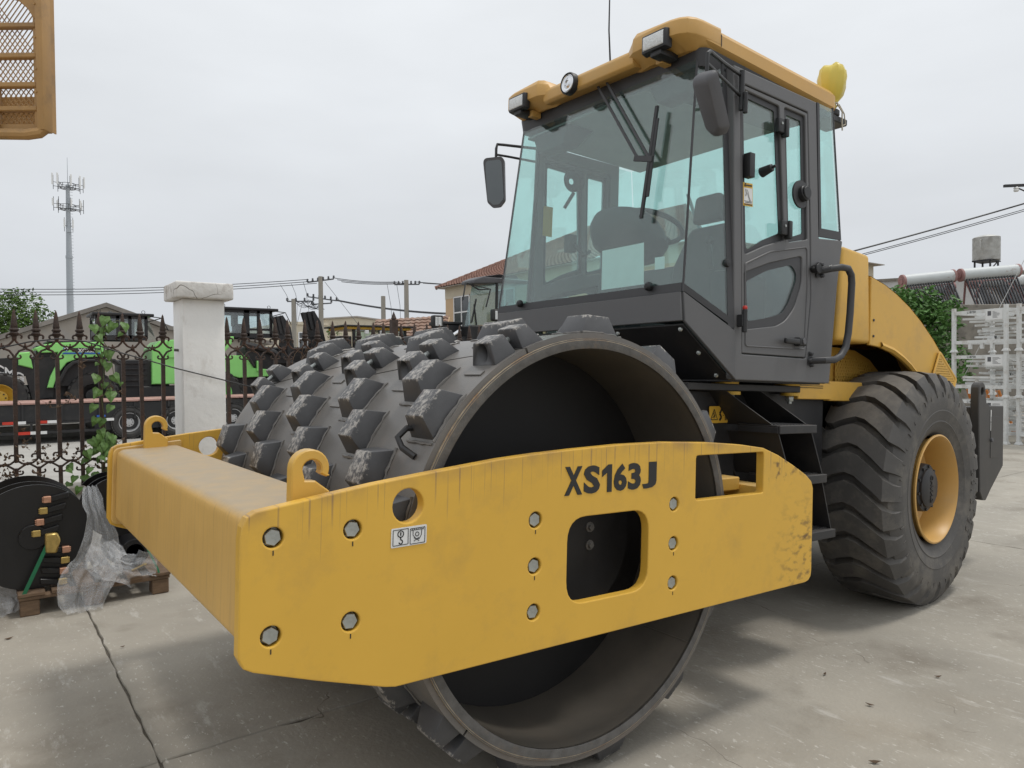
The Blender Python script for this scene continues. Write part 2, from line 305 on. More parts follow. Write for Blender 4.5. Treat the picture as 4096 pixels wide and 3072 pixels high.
# ---- front beam, flanges and hooks
INN=rp([(-1.285,.225),(-.965,.262),(-.965,-.19),(-1.285,-.155)],[.04,.01,.02,.03],4)
fb=plate('front_beam',[(p[0],p[1]) for p in rp([(-1.268,.218),(-.985,.236),(-.985,-.17),(-1.268,-.135)],[.042,.012,.02,.03],6)],[],2.16,m_beam,roller,atY(1.15),.001)
for y,yb in ((.051,.0585),(2.249,2.2415)):
    plate('beam_flange',[(x,z) for x,z in INN],[circ(x,z,.022,16) for x,z in BH[:4]] if 0 else [],.02,m_beam,fb,atY(y),.004)
HK=[(-1.150,.22),(-1.150,.335)]+arc(-1.096,.337,.054,180,-18,14)+[(-1.040,.316),(-1.050,.313),(-1.060,.318)]+arc(-1.092,.335,.027,-25,200,12)+[(-1.112,.305),(-1.082,.303),(-1.04,.272),(-1.04,.22)]
for y in (.083,2.217): plate('tow_hook',HK,[],.042,m_yel,fb,atY(y),.004)
MB().box(1.17,1.295,.042,2.258,-.27,.13).o('rear_crossmember',m_yel,roller,.008,2)
MB().box(.98,1.17,.30,2.0,.10,.165).o('frame_gusset',m_yel,roller,.006)
# ---- drum mounts seen through the openings
for s in (0,1):
    f=(lambda y:2.3-y) if s else (lambda y:y)
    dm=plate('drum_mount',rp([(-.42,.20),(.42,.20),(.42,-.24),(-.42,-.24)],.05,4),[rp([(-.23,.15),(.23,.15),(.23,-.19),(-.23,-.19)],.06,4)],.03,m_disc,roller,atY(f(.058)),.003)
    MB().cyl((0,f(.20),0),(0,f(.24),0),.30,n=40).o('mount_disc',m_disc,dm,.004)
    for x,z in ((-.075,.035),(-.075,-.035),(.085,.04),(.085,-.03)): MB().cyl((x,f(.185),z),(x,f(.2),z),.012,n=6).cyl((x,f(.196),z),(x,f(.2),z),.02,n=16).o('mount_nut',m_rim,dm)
# ---- drum
drum=MB().lathe([(.7615,.088),(.7615,2.212),(.727,2.212),(.727,1.75),(.727,.55),(.727,.088)],n=128,closed=True).o('drum',m_drum,roller)
MB().lathe([(.7635,.084),(.7635,.098),(.727,.0975),(.727,.086),(.731,.084)],n=128,closed=True).o('drum_rim',m_rim,drum)
MB().lathe([(.7575,.0838),(.7645,.0845),(.7645,.0935),(.7575,.0930)],n=128,closed=True).o('rim_edge',m_edge,drum)
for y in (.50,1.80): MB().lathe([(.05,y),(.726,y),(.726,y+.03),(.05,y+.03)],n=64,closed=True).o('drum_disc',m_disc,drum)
MB().tube([(.728*cos(t),.1+.4*k/6,.728*sin(t)) for k,t in ((k,radians(-40)) for k in range(7))],.004,6).o('weld_seam',m_drum,drum)
RS=.785
def tseam(y,k):
    a=113.8+15.2*(y-.03); b=122+17*(y-1.39); t=min(1,max(0,(y-1.0)/.05)); return radians(a*(1-t)+b*t+(0,110.77,221.54)[k])
shells=[]
for k in range(3):
    mb=MB(); ny,na=48,48; g=radians(.32)
    rings=[]
    for j in range(ny+1):
        y=.094+(2.206-.094)*j/ny; a0=tseam(y,k)+g; a1=(tseam(y,k+1) if k<2 else tseam(y,0)+2*pi)-g
        rings.append([(RS*cos(a0+(a1-a0)*i/na),y,RS*sin(a0+(a1-a0)*i/na)) for i in range(na+1)]+[(.7625*cos(a0+(a1-a0)*i/na),y,.7625*sin(a0+(a1-a0)*i/na)) for i in range(na,-1,-1)])
    mb.loft(rings); shells.append(mb.o('drum_shell',m_shell,roller))
# pads: truncated blocks welded in helical rows
def pad_mesh(seed,a1=14.3,t0=3.3,t1=10.7,hole=False,y0=0,y1=.158,jit=.003):
    r=random.Random(seed); J=lambda:r.uniform(-jit,jit); pt=lambda rad,a,y:V((rad*cos(radians(a)),y,rad*sin(radians(a))))
    mb=MB(); rt=.857+r.uniform(-.002,.002)
    b=[pt(.776,0,y0),pt(.776,0,y1),pt(.774,a1,y1),pt(.774,a1,y0)]
    t=[pt(rt,t0,y0+.024),pt(rt,t0,y1-.021),pt(rt,t1,y1-.021),pt(rt,t1,y0+.024)]
    mid=V((0,0,0))
    for p in t: p.x+=J(); p.y+=J()
    # flatten the top to the tangent plane
    mb.loft([b,t]); return mb,b,t
m_padw=mat('worn pad paint',(.064,.064,.067),.40,var=.18,sc_=9,bump=.10,bs=240,dirt=(.17,.085,.045),da=.7,ds=5.5,dth=.57)
def pad_wear(m):
    t=m.node_tree; N=t.nodes.new; L=t.links.new; b=t.nodes['Principled BSDF']; cur=b.inputs['Base Color'].links[0].from_socket
    tc=N('ShaderNodeTexCoord'); s=N('ShaderNodeSeparateXYZ'); L(tc.outputs['Object'],s.inputs[0])
    oi=N('ShaderNodeObjectInfo'); va=N('ShaderNodeVectorMath'); va.operation='ADD'; L(tc.outputs['Object'],va.inputs[0]); L(oi.outputs['Random'],va.inputs[1])
    n=N('ShaderNodeTexNoise'); n.inputs['Scale'].default_value=45; n.inputs['Detail'].default_value=9; n.inputs['Roughness'].default_value=.75; L(va.outputs[0],n.inputs['Vector'])
    # distance from the top face (radial coordinate) plus noise decides where paint is rubbed off
    xz=N('ShaderNodeVectorMath'); xz.operation='MULTIPLY'; xz.inputs[1].default_value=(1,0,1); L(tc.outputs['Object'],xz.inputs[0]); ln=N('ShaderNodeVectorMath'); ln.operation='LENGTH'; L(xz.outputs[0],ln.inputs[0])
    q=N('ShaderNodeMath'); q.operation='MULTIPLY_ADD'; L(n.outputs[0],q.inputs[0]); q.inputs[1].default_value=.10; L(ln.outputs['Value'],q.inputs[2])
    r1=N('ShaderNodeMapRange'); r1.inputs['From Min'].default_value=.902; r1.inputs['From Max'].default_value=.914; r1.inputs['To Max'].default_value=.9; L(q.outputs[0],r1.inputs[0])
    mx=N('ShaderNodeMix'); mx.data_type='RGBA'; L(r1.outputs[0],mx.inputs['Factor']); L(cur,mx.inputs['A']); mx.inputs['B'].default_value=(.44,.41,.37,1)
    L(mx.outputs['Result'],b.inputs['Base Color'])
pad_wear(m_padw)
def weld(path,rad=.0055,seed=1):
    r=random.Random(seed); return MB().tube([V(p)+V((r.uniform(-.002,.002),r.uniform(-.002,.002),r.uniform(-.002,.002))) for p in path],[rad*r.uniform(.7,1.3) for _ in path],6)
PM=[]
for sd_ in range(4):
    mb,b,t=pad_mesh(sd_); 
    me=mb.o('pad',m_padw,None,.004,2,28); W_=[]
    cp=lambda a,y:V((.7865*cos(radians(a)),y,.7865*sin(radians(a))))
    path=[cp(14.3*i/12,-.004) for i in range(13)]; wl=weld(path,seed=sd_)
    k=weld([cp(14.9,.158*i/8) for i in range(9)],seed=sd_+9); wl.add(k.v,k.f)
    wm=wl.o('weld_bead',m_shell,None)
    PM.append((me.data,wm.data)); bpy.data.objects.remove(me); bpy.data.objects.remove(wm)
# clamp blocks either side of a shell seam
def clamp_mesh(hole):
    pt=lambda rad,a,y:V((rad*cos(radians(a)),y,rad*sin(radians(a))))
    s=1 if hole else -1; mb=MB()
    if hole:
        a=(1.0,8.6,1.6,6.0)
    else: a=(-1.0,-8.9,-1.8,-5.4)
    b=[pt(.776,a[0],0),pt(.776,a[0],.15),pt(.774,a[1],.15),pt(.774,a[1],0)]; t=[pt(.857,a[2],.024),pt(.857,a[2],.13),pt(.857,a[3],.13),pt(.857,a[3],.024)]
    if not hole: b.reverse(); t.reverse()
    mb.loft([b,t]); ob=mb.o('clamp_block',m_padw,None,.005,2)
    return ob
def cut_hole(ob,p0,p1,r):
    h=MB().cyl(p0,p1,r,n=20).o('cut',m_intd,None); md=ob.modifiers.new('b','BOOLEAN'); md.object=h; md.operation='DIFFERENCE'; md.solver='EXACT'
    dg=bpy.context.evaluated_depsgraph_get(); me=bpy.data.meshes.new_from_object(ob.evaluated_get(dg)); me.name='clamp_block'; bpy.data.objects.remove(h); bpy.data.objects.remove(ob); return me
pt=lambda rad,a,y:V((rad*cos(radians(a)),y,rad*sin(radians(a))))
CB=(cut_hole(clamp_mesh(True),pt(.824,9.8,.075),pt(.824,2.2,.075),.031),None); tmp=clamp_mesh(False); CB=(CB[0],tmp.data); bpy.data.objects.remove(tmp)
cbolt=MB().cyl(pt(.818,2.0,.075),pt(.818,-2.6,.075),.0115,n=12).o('clamp_bolt',m_zinc,None); cbd=cbolt.data; bpy.data.objects.remove(cbolt)
ctab=MB().box(.785,.79,0,.1,-.012,.012).o('weld_tab',m_shell,None,.001); ctd=ctab.data; bpy.data.objects.remove(ctab)
def shell_of(y,th):
    for k in (0,1,2):
        a0=tseam(y,k); a1=tseam(y,k+1) if k<2 else tseam(y,0)+2*pi
        if ((th-a0)%(2*pi))<(a1-a0): return shells[k]
    return shells[0]
for k in range(10):
    y=.11+.2105*k
    if k==9: y=2.0
    for j in range(13):
        th=radians(135.4-10.35*k+27.692*j)%(2*pi); seam=None
        if k in (0,2,4,5,7,9):
            for q in (0,1,2):
                if abs(((th-tseam(y+.06,q)+radians(6.5)+pi)%(2*pi))-pi)<radians(6): seam=tseam(y+.06,q)
        if seam is not None:
            sh=shell_of(y,seam+.02); o=inst(CB[0],'clamp_block',sh,(0,y,0),(0,-seam,0)); 
            inst(cbd,'clamp_bolt',sh,(0,y,0),(0,-seam,0)); inst(CB[1],'clamp_block',shell_of(y,seam-.02),(0,y,0),(0,-seam,0)); continue
        v=R.randrange(4); sh=shell_of(y,th+.1); inst(PM[v][0],'pad',sh,(0,y,0),(0,-th,0)); inst(PM[v][1],'weld_bead',sh,(0,y,0),(0,-th,0))
for th,y in ((134.5,.534),(141.8,.978),(138.8,1.60),(131.8,1.18),(127.8,.13)): inst(ctd,'weld_tab',shells[0],(0,y,0),(0,-radians(th),0))
pc=lambda r,a,y:(r*cos(radians(a)),y,r*sin(radians(a)))
MB().tube([pc(.79,146.5,.235),pc(.83,148.5,.235),pc(.838,151.2,.245),pc(.82,153,.22),pc(.787,154,.175)],.011,8).o('lashing_bracket',m_frame,shells[0])
# ---- rear tyres
def tyre(yo,sgn):
    # yo outer face, tyre extends inwards by .52*sgn
    cx,cz=3.07,-.006; Y=lambda t:yo+sgn*t
    prof=[(.335,.075),(.36,.045),(.40,.028),(.425,.018),(.43,.0135),(.437,.0165),(.48,.006),(.50,.0015),(.505,.004),(.56,0),(.60,.003),(.64,.015),(.680,.04),(.702,.15),(.706,.26),(.702,.37),(.680,.48),(.64,.505),(.60,.517),(.56,.52),(.48,.512),(.40,.49),(.36,.475),(.335,.445)]
    mb=MB().lathe([(r,Y(h)) for r,h in prof],(cx,0,cz),n=96,closed=True)
    nl=26
    path=[(.002,-12.6,.625),(.014,-12.2,.675),(.052,-10.8,.735),(.13,-5.4,.747),(.215,-.6,.749),(.275,.8,.749),(.34,-.8,.748),(.405,-3.6,.748),(.44,-3.4,.746),(.468,-1.2,.735),(.506,.4,.675),(.518,1.0,.625)]
    for k in range(nl):
        rings=[]
        for (h,dphi,r) in path:
            wid=5.15 if .03<h<.49 else 4.2
            base=radians(360*k/nl+dphi); ri=r-.055; q=[]
            for rr,da in ((ri,-wid-.7),(r,-wid),(r,wid),(ri,wid+.7)):
                a=base+radians(da)*.95; q.append((cx-rr*cos(a),Y(h),cz+rr*sin(a)))
            rings.append(q)
        mb.loft(rings)
    ty=mb.o('rear_tyre',m_rub,roller,0,1,28)
    # raised rings on the sidewall
    YR=lambda t:Y(t+.03)
    rm=MB().lathe([(.345,YR(.005)),(.347,YR(-.006)),(.337,YR(-.01)),(.330,YR(.0)),(.322,YR(.03)),(.312,YR(.06)),(.305,YR(.17)),(.27,YR(.21)),(.16,YR(.225)),(.05,YR(.225)),(.05,YR(.25)),(.30,YR(.25)),(.33,YR(.10))],(cx,0,cz),n=72).o('rim',m_roof,ty)
    hb=MB().lathe([(.0,YR(.035)),(.112,YR(.035)),(.124,YR(.043)),(.124,YR(.055)),(.150,YR(.06)),(.155,YR(.075)),(.158,YR(.23))],(cx,0,cz),n=40).o('hub',m_frame,ty)
    for q in range(10):
        a=q*pi/5+.2; MB().cyl((cx+.138*cos(a),YR(.048),cz+.138*sin(a)),(cx+.138*cos(a),YR(.062),cz+.138*sin(a)),.011,n=6).o('hub_bolt',m_frame,ty)
    if sgn>0:
        for i,ch in enumerate('20.5-25'):
            a=radians(8-7.0*i); c=V((cx+.54*cos(a),0,cz+.54*sin(a)))
            text('size_lettering',ch,.085,m_rub,ty,lambda p,q,d,a=a,c=c:(c.x+(p-.025)*sin(a)+(q-.03)*cos(a),Y(.002)-d,c.z-(p-.025)*cos(a)+(q-.03)*sin(a)),.008,.001)
    ra=radians(3); ty.rotation_euler=(0,0,ra); yc=yo+sgn*.26; ty.location=(cx-(cx*cos(ra)-yc*sin(ra)),yc-(cx*sin(ra)+yc*cos(ra)),0)
    if sgn>0:
        for i in range(40):
            a=2*pi*i/40; MB().bar((cx+.585*cos(a),Y(.0005),cz+.585*sin(a)),(cx+.615*cos(a),Y(.004),cz+.615*sin(a)),.006,.006,(0,1,0)).o('sidewall_rib',m_rub,ty)
        text('hub_lettering','CHANG',.05,m_frame,ty,lambda p,q,d:(cx+.03-q,YR(.033)-d,cz+.085-p),.006,.001)
    return ty
tyre(.180,1); tyre(2.120,-1)
MB().cyl((3.07,.4,-.006),(3.07,1.9,-.006),.14,n=20).box(2.9,3.24,.95,1.35,-.22,.22).o('rear_axle',m_frame,roller,.01)
# ---- chassis under the cab
MB().box(.95,1.92,.45,1.85,.585,.622).o('cab_cross_beam',m_frame,roller,.004)
ch=MB().box(1.0,2.35,.56,1.74,.05,.585).o('chassis',m_frame,roller,.01)
MB().box(1.3,4.3,.62,1.68,-.25,.3).o('rear_frame',m_frame,roller,.01)
MB().box(.75,1.3,.85,1.45,-.2,.35).o('articulation_joint',m_frame,roller,.02)
for x in (1.327,1.866):
    MB().cyl((x,.485,.583),(x,.485,.566),.052,n=20).o('mount_washer',m_ydec,ch); MB().cyl((x,.485,.566),(x,.485,.535),.024,n=6).cyl((x,.485,.54),(x,.485,.52),.013,n=10).o('mount_bolt',m_zinc,ch,.002)
for x in (1.30,1.86): MB().cyl((x,.50,.622),(x,.50,.64),.07,n=20).o('rubber_mount',m_ydec,ch)
for x,z in ((1.477,.551),(1.558,.552),(1.481,.446),(1.817,.452)): MB().cyl((x,.548,z),(x,.556,z),.012,n=12).o('chassis_bolt',m_zinc,ch,.002)
plate('side_bracket',[(1.40,.59),(1.76,.59),(1.90,.30),(1.98,.0),(1.98,-.2),(1.72,-.2),(1.42,.2)],[],.012,m_frame,roller,atY(.553),.002)
plate('chassis_wing',[(.98,.58),(1.42,.58),(1.42,.05),(1.15,.05),(.98,.3)],[],.012,m_frame,roller,atY(.53),.002)
# crush hazard sign
sg=plate('warning_sign',rp([(1.195,.416),(1.343,.418),(1.34,.506),(1.192,.503)],.006,2),[],.003,m_ydec,roller,atY(.512),0)
def sl(pts,wd,y=.5095):
    mb=MB()
    for p,q in zip(pts,pts[1:]): mb.bar((p[0],y,p[1]),(q[0],y,q[1]),wd,.001,(0,1,0))
    return mb
k=sl([(1.203,.434),(1.258,.434),(1.2305,.488),(1.203,.434)],.004)
for a in (sl([(1.218,.444),(1.243,.46)],.004),sl([(1.24,.446),(1.222,.468)],.003),sl([(1.2305,.44),(1.2305,.475)],.003),sl([(1.274,.43),(1.290,.447),(1.276,.466),(1.292,.488)],.012),sl([(1.312,.455),(1.300,.457)],.003),sl([(1.326,.487),(1.326,.478)],.010),sl([(1.326,.475),(1.326,.452)],.013),sl([(1.322,.452),(1.322,.430)],.004),sl([(1.330,.452),(1.330,.430)],.004)): k.add(a.v,a.f)
k.o('sign_pictogram',m_ink,sg)
s2=plate('text_sign',rp([(1.347,.43),(1.41,.435),(1.408,.506),(1.345,.504)],.004,2),[],.002,m_ydec,roller,atY(.515),0)
k=MB()
for i in range(8): a=sl([(1.353,.494-.007*i),(1.353+R.uniform(.03,.048),.494-.007*i)],.002,.5135); k.add(a.v,a.f)
k.o('sign_text',m_ink,s2)
# ---- steps
st=empty('steps'); st.parent=roller
TR=[(1.345,1.675,.376,.418),(1.45,1.78,.112,.157),(1.55,1.875,-.186,-.141)]
for x0,x1,z0,z1 in TR:
    MB().box(x0,x1,.20,.214,z0,z1).box(x0,x1,.214,.45,z1-.008,z1).box(x0,x0+.01,.214,.45,z0,z1-.008).box(x1-.01,x1,.214,.45,z0,z1-.008).o('tread',m_frame,st,.003)
for x0,x1,z0,z1 in TR:
    mb=MB()
    for i in range(11):
        for j in range(5): mb.lathe([(.011,z1+.0002),(.010,z1+.004),(.006,z1+.004),(.005,z1+.0002)],(x0+.03+i*.027,.25+j*.042,0),'z',8)
    tag(mb.o('grip_studs',m_frame,st,0),None,None,kind='stuff')
for (a,b) in (((1.20,.585,.42),(1.36,.41,.24)),((1.50,.585,.42),(1.66,.41,.24)),((1.36,.376,.22),(1.47,.15,.22)),((1.655,.376,.22),(1.765,.15,.22)),((1.465,.112,.22),(1.57,-.15,.22)),((1.765,.112,.22),(1.86,-.15,.22))):
    MB().loft([[(a[0],a[2],a[1]),(a[0],.55,a[1]),(a[0]+.008,.55,a[1]),(a[0]+.008,a[2],a[1])],[(b[0],b[2],b[1]),(b[0],.55,b[1]),(b[0]+.008,.55,b[1]),(b[0]+.008,b[2],b[1])]]).o('stringer',m_frame,st)
# ---- cab
ys=lambda z:.32+.027*(z-.77)
def side(off,mir):   # polygon in the (slightly leaning) side plane
    return (lambda a,b,d:(a,2.3-(ys(b)+off-d),b)) if mir else (lambda a,b,d:(a,ys(b)+off-d,b))
DOOR=rp([(1.194,.773),(1.752,.775),(1.806,1.1),(1.802,1.5),(1.784,2.118),(1.190,2.122)],[.01,.012,.3,.3,.012,.012],4)
def shrink(poly,d):
    c=V((sum(p[0] for p in poly)/len(poly),sum(p[1] for p in poly)/len(poly))); return [tuple(V(p)-(V(p)-c).normalized()*d) for p in poly]
UPW=rp([(1.196,2.10),(1.521,2.091),(1.562,1.389),(1.385,1.332),(1.215,1.263)],[.015,.015,.02,0,.02],3)
SMW=rp([(1.567,2.098),(1.763,2.097),(1.779,1.42),(1.595,1.379)],.015,3)
LOW=rp([(1.212,1.175),(1.428,1.249),(1.727,1.323),(1.722,1.17),(1.655,1.039),(1.567,.959),(1.482,.926),(1.222,.892)],[.015,.4,.02,.2,.2,.2,.2,.02],4)
LGL=rp([(1.241,1.136),(1.41,1.208),(1.637,1.266),(1.682,1.223),(1.676,1.177),(1.606,1.057),(1.548,.997),(1.445,.97),(1.248,.934)],[.02,.3,.05,.1,.2,.2,.1,.1,.02],4)
cab=empty('cab'); cab.parent=roller
for mir in (0,1):
    F=(lambda x,y,z:(x,2.3-y,z)) if mir else (lambda x,y,z:(x,y,z))
    plate('side_frame',rp([(1.128,.638),(1.985,.640),(2.12,1.462),(1.889,1.442),(1.872,2.2),(1.134,2.2)],[.02,.01,.01,.01,0,0],2),[shrink(DOOR,-.006)],.05,m_cab,cab,side(.025,mir),.006,seg=2)
    dr=plate('door',DOOR,[shrink(UPW,0),shrink(SMW,0),shrink(LOW,0)],.036,m_cab,cab,side(.020,mir),.004)
    # recessed lower panel edge on the door
    plate('door_swage',rp([(1.217,1.224),(1.43,1.312),(1.775,1.382),(1.776,1.15),(1.742,.815),(1.217,.806)],[.02,.3,.02,.1,.02,.02],4),[rp([(1.224,1.216),(1.43,1.303),(1.768,1.373),(1.768,1.15),(1.735,.822),(1.224,.813)],[.02,.3,.02,.1,.02,.02],4)],.008,m_cab,dr,side(.001,mir),.003)
    for poly,gl in ((UPW,1),(SMW,1)):
        ins=[tuple(V(p)*.0+V(p)) for p in poly]
        c=V((sum(p[0] for p in poly)/len(poly),sum(p[1] for p in poly)/len(poly)))
        inner=[tuple(c+V(((V(p)-c).x*(1-.05/max(.1,abs((V(p)-c).x))*.6),(V(p)-c).y*(1-.03/max(.1,abs((V(p)-c).y)))))) for p in poly]
        plate('glass_border',shrink(poly,.001),[inner],.006,m_cabd,dr,side(.018,mir),0)
        plate('door_glass',shrink(inner,-.006),[],.005,m_glass,dr,side(.024,mir),0)
    plate('glass_border',shrink(LOW,.001),[LGL],.006,m_cabd,dr,side(.012,mir),0)
    plate('door_glass',shrink(LGL,-.006),[],.005,m_glass,dr,side(.018,mir),0)
    # lower cheek and front side window
    y0=lambda z:.40+.0433*(z-1.05)
    MB().sheet([F(.834,.388,.908),F(1.134,.3165,.637),F(1.134,.3245,.878),F(.834,.400,1.05)],.02).o('cheek_panel',m_cab,cab,.003)
    A_=[(.840,.4005,1.054),(1.132,.3255,.893),(1.150,.4045,2.175),(.972,.4505,2.220)]
    MB().sheet([F(*p) for p in A_],.005).o('side_window',m_glass,cab)
    br=MB()
    def strip(p,q,w0,dirv):
        p,q,dv=V(p),V(q),V(dirv); br.sheet([F(*p),F(*q),F(*(q+dv*w0)),F(*(p+dv*w0))],.009)
    strip(A_[0],A_[1],.036,(0,.0,1)); strip(A_[1],A_[2],.04,(-1,.22,.0))
    br.o('side_window_border',m_cabd,cab)
    MB().tube([F(.834,.398,1.05),F(.968,.4505,2.24)],.0065,6).o('corner_seal',m_cabd,cab)
    if not mir:
        kk=MB().lathe([(.0,-.016),(.017,-.014),(.021,-.004),(.021,.0)],(0,0,0),'y',16)
        ob=kk.o('window_knob',m_blk,cab); ob.location=(1.098,.352,1.21)
        # hinges, latches, handle, sticker
        for zz in (1.44,1.975):
            x0=1.555 if zz<1.7 else 1.530
            MB().box(x0-.055,x0,ys(zz)-.026,ys(zz),zz-.035,zz+.04).box(x0,x0+.03,ys(zz)-.034,ys(zz),zz-.05,zz+.045).o('window_hinge',m_blk,dr,.006,2)
            MB().cyl((x0-.028,ys(zz)-.03,zz+.012),(x0-.028,ys(zz)-.024,zz+.012),.007,n=12).o('hinge_screw',m_zinc,dr)
        MB().cyl((1.167,.290,.872),(1.167,.290,.985),.013,n=12).box(1.15,1.175,.29,.325,.90,.96).o('door_hinge',m_blk,cab,.003)
        MB().ball((1.167,.29,.992),.013,10).o('hinge_cap',m_red,cab)
        MB().cyl((1.17,.315,1.955),(1.17,.315,2.06),.013,n=12).o('door_hinge',m_blk,cab,.003)
        MB().box(1.515,1.64,.282,.303,.838,.868).box(1.64,1.706,.285,.325,.832,.878).o('door_handle',m_blk,dr,.008,3)
        MB().cyl((1.677,.279,.856),(1.677,.287,.856),.016,n=16).o('lock',m_grey,dr,.002)
        MB().cyl((1.235,ys(1.75)-.012,1.75-.0),(1.235,ys(1.75)-.012,1.755),.001).box(1.222,1.262,ys(1.73)-.03,ys(1.73)+.01,1.655,1.775).o('door_pull',m_blk,dr,.018,3)
        MB().cyl((1.370,ys(1.71)-.055,1.722),(1.370,ys(1.71)+.01,1.708),.019,.027,n=18).cyl((1.370,ys(1.71)-.075,1.726),(1.37,ys(1.71)-.055,1.722),.008,n=10).o('door_stop',m_blk,dr,.003)
        MB().cyl((1.735,ys(1.66)-.02,1.665),(1.735,ys(1.66)+.01,1.66),.042,n=24).cyl((1.735,ys(1.66)-.03,1.665),(1.735,ys(1.66)-.02,1.665),.034,n=24).o('window_latch',m_blk,dr,.003)
        MB().cyl((1.725,ys(1.66)+.004,1.66),(1.725,ys(1.66)+.014,1.66),.075,n=28).o('latch_backing',m_cabd,dr)
        q=plate('caution_sticker',rp([(1.221,1.515),(1.300,1.52),(1.300,1.638),(1.221,1.633)],.003,2),[],.001,m_ydec,dr,side(.0125,0),0)
        plate('sticker_panel',[(1.226,1.528),(1.295,1.533),(1.295,1.612),(1.226,1.607)],[],.001,m_white,q,side(.0112,0),0)
        k=MB()
        def kl(pts,wd):
            for p,r_ in zip(pts,pts[1:]): k.bar((p[0],ys(p[1])+.0100,p[1]),(r_[0],ys(r_[1])+.0100,r_[1]),wd,.0006,(0,1,0))
        kl([(1.231,1.616),(1.246,1.617),(1.2385,1.630),(1.231,1.616)],.004); kl([(1.25,1.622),(1.292,1.625)],.007)
        kl([(1.24,1.60),(1.245,1.58),(1.24,1.565)],.004); kl([(1.25,1.6),(1.262,1.585),(1.27,1.56),(1.28,1.548),(1.272,1.545),(1.262,1.565),(1.252,1.585)],.002); kl([(1.228,1.540),(1.293,1.544)],.002); kl([(1.235,1.534),(1.288,1.538)],.003); kl([(1.228,1.523),(1.293,1.527)],.004)
        k.o('sticker_print',m_ink,q)
    else:
        q=plate('caution_sticker',rp([(1.20,1.60),(1.28,1.60),(1.28,1.80),(1.20,1.80)],.004,2),[],.001,m_ydec,dr,lambda a,b,d:(a-.02,2.3-(ys(b)+.055)-d,b),0)
# windshield and frame
wf=lambda y,t,off=0:V((.834+(.967-.834)*t+off,y,1.05+1.2*t))
we=lambda t:.402+.05*t
MB().sheet([wf(we(0),0),wf(2.3-we(0),0),wf(2.3-we(1),1),wf(we(1),1)],.006).o('windshield',m_glass,cab)
MB().sheet([wf(we(0),.001,-.005),wf(2.3-we(0),.001,-.005),wf(2.3-we(.036),.036,-.005),wf(we(.036),.036,-.005)],.003).o('windshield_border',m_cabd,cab)
for y in (.60,1.655): MB().lathe([(0,-.03),(.012,-.029),(.021,-.02),(.023,-.008),(.021,.0)],(.826,y,1.092),'x',18).o('windshield_knob',m_blk,cab)
fp=MB().sheet([(.832,.392,.911),(.832,1.908,.911),(.834,1.897,1.05),(.834,.403,1.05)],.02).o('front_panel',m_cab,cab,.003)
up=MB().sheet([(.845,.40,.898),(.845,1.90,.898),(1.19,1.93,.632),(1.19,.37,.632)],.012).o('cab_underside',m_frame,cab,.003)
for y in (.43,.85,1.4): 
    for t in (.05,.45,.85): MB().lathe([(0,-.008),(.01,-.006),(.013,0)],(.85+.345*t-.006,y,.894-.266*t-.006),'x',10).o('underside_bolt',m_zinc,up)
MB().box(1.17,1.98,.37,1.93,.632,.66).o('cab_floor',m_frame,cab)
MB().sheet([(1.985,.345,.64),(1.985,1.955,.64),(2.12,1.961,1.462),(2.12,.339,1.462)],.03).o('rear_panel',m_cab,cab,.004)
for mir in (0,1):
    F=(lambda x,y,z:(x,2.3-y,z)) if mir else (lambda x,y,z:(x,y,z))
    MB().sheet([F(1.889,.345,1.455),F(2.118,.345,1.468),F(2.035,.362,2.2),F(1.873,.362,2.2)],.005).o('quarter_window',m_glass,cab)
    br=MB().sheet([F(1.889,.343,1.452),F(2.119,.343,1.464),F(2.114,.344,1.51),F(1.889,.344,1.50)],.009).sheet([F(1.889,.343,1.50),F(1.912,.343,1.50),F(1.896,.36,2.2),F(1.873,.36,2.2)],.009)
    br.o('quarter_window_border',m_cabd,cab)
MB().sheet([(2.119,.36,1.47),(2.119,1.94,1.47),(2.038,1.925,2.2),(2.038,.375,2.2)],.005).o('rear_window',m_glass,cab)
MB().tube([(2.12,.345,1.465),(2.04,.362,2.21)],.006,6).o('rear_seal',m_cabd,cab)
# header and roof
zs=lambda x,y,z:(x,y,z+.034*(y-1.15))
hd=MB()
ring=lambda x0,x1,y0,y1,z0,z1,r: [zs(x,y,z0+(z1-z0)*(x-.8)/1.4) for x,y in rp([(x0,y0),(x1,y0),(x1,2.3-y0),(x0,2.3-y0)],r,6)]
hd.loft([ring(.962,2.05,.42,0,2.20,2.19,.05),ring(.955,2.09,.40,0,2.29,2.23,.06)]); hd.o('header',m_cabd,cab)
roof=MB().loft([ring(.97,2.10,.440,0,2.296,2.226,.05),ring(.93,2.175,.398,0,2.322,2.266,.07),ring(.93,2.175,.398,0,2.376,2.338,.07),ring(.95,2.165,.414,0,2.402,2.362,.07),ring(1.05,2.0,.56,0,2.414,2.374,.06)]).o('roof',m_roof,cab,0,1,24)
MB().tube([zs(1.082,.437,2.290),zs(1.082,.396,2.316),zs(1.082,.396,2.368),zs(1.082,.411,2.394)],.0022,5).o('roof_seam',m_cabd,roof)
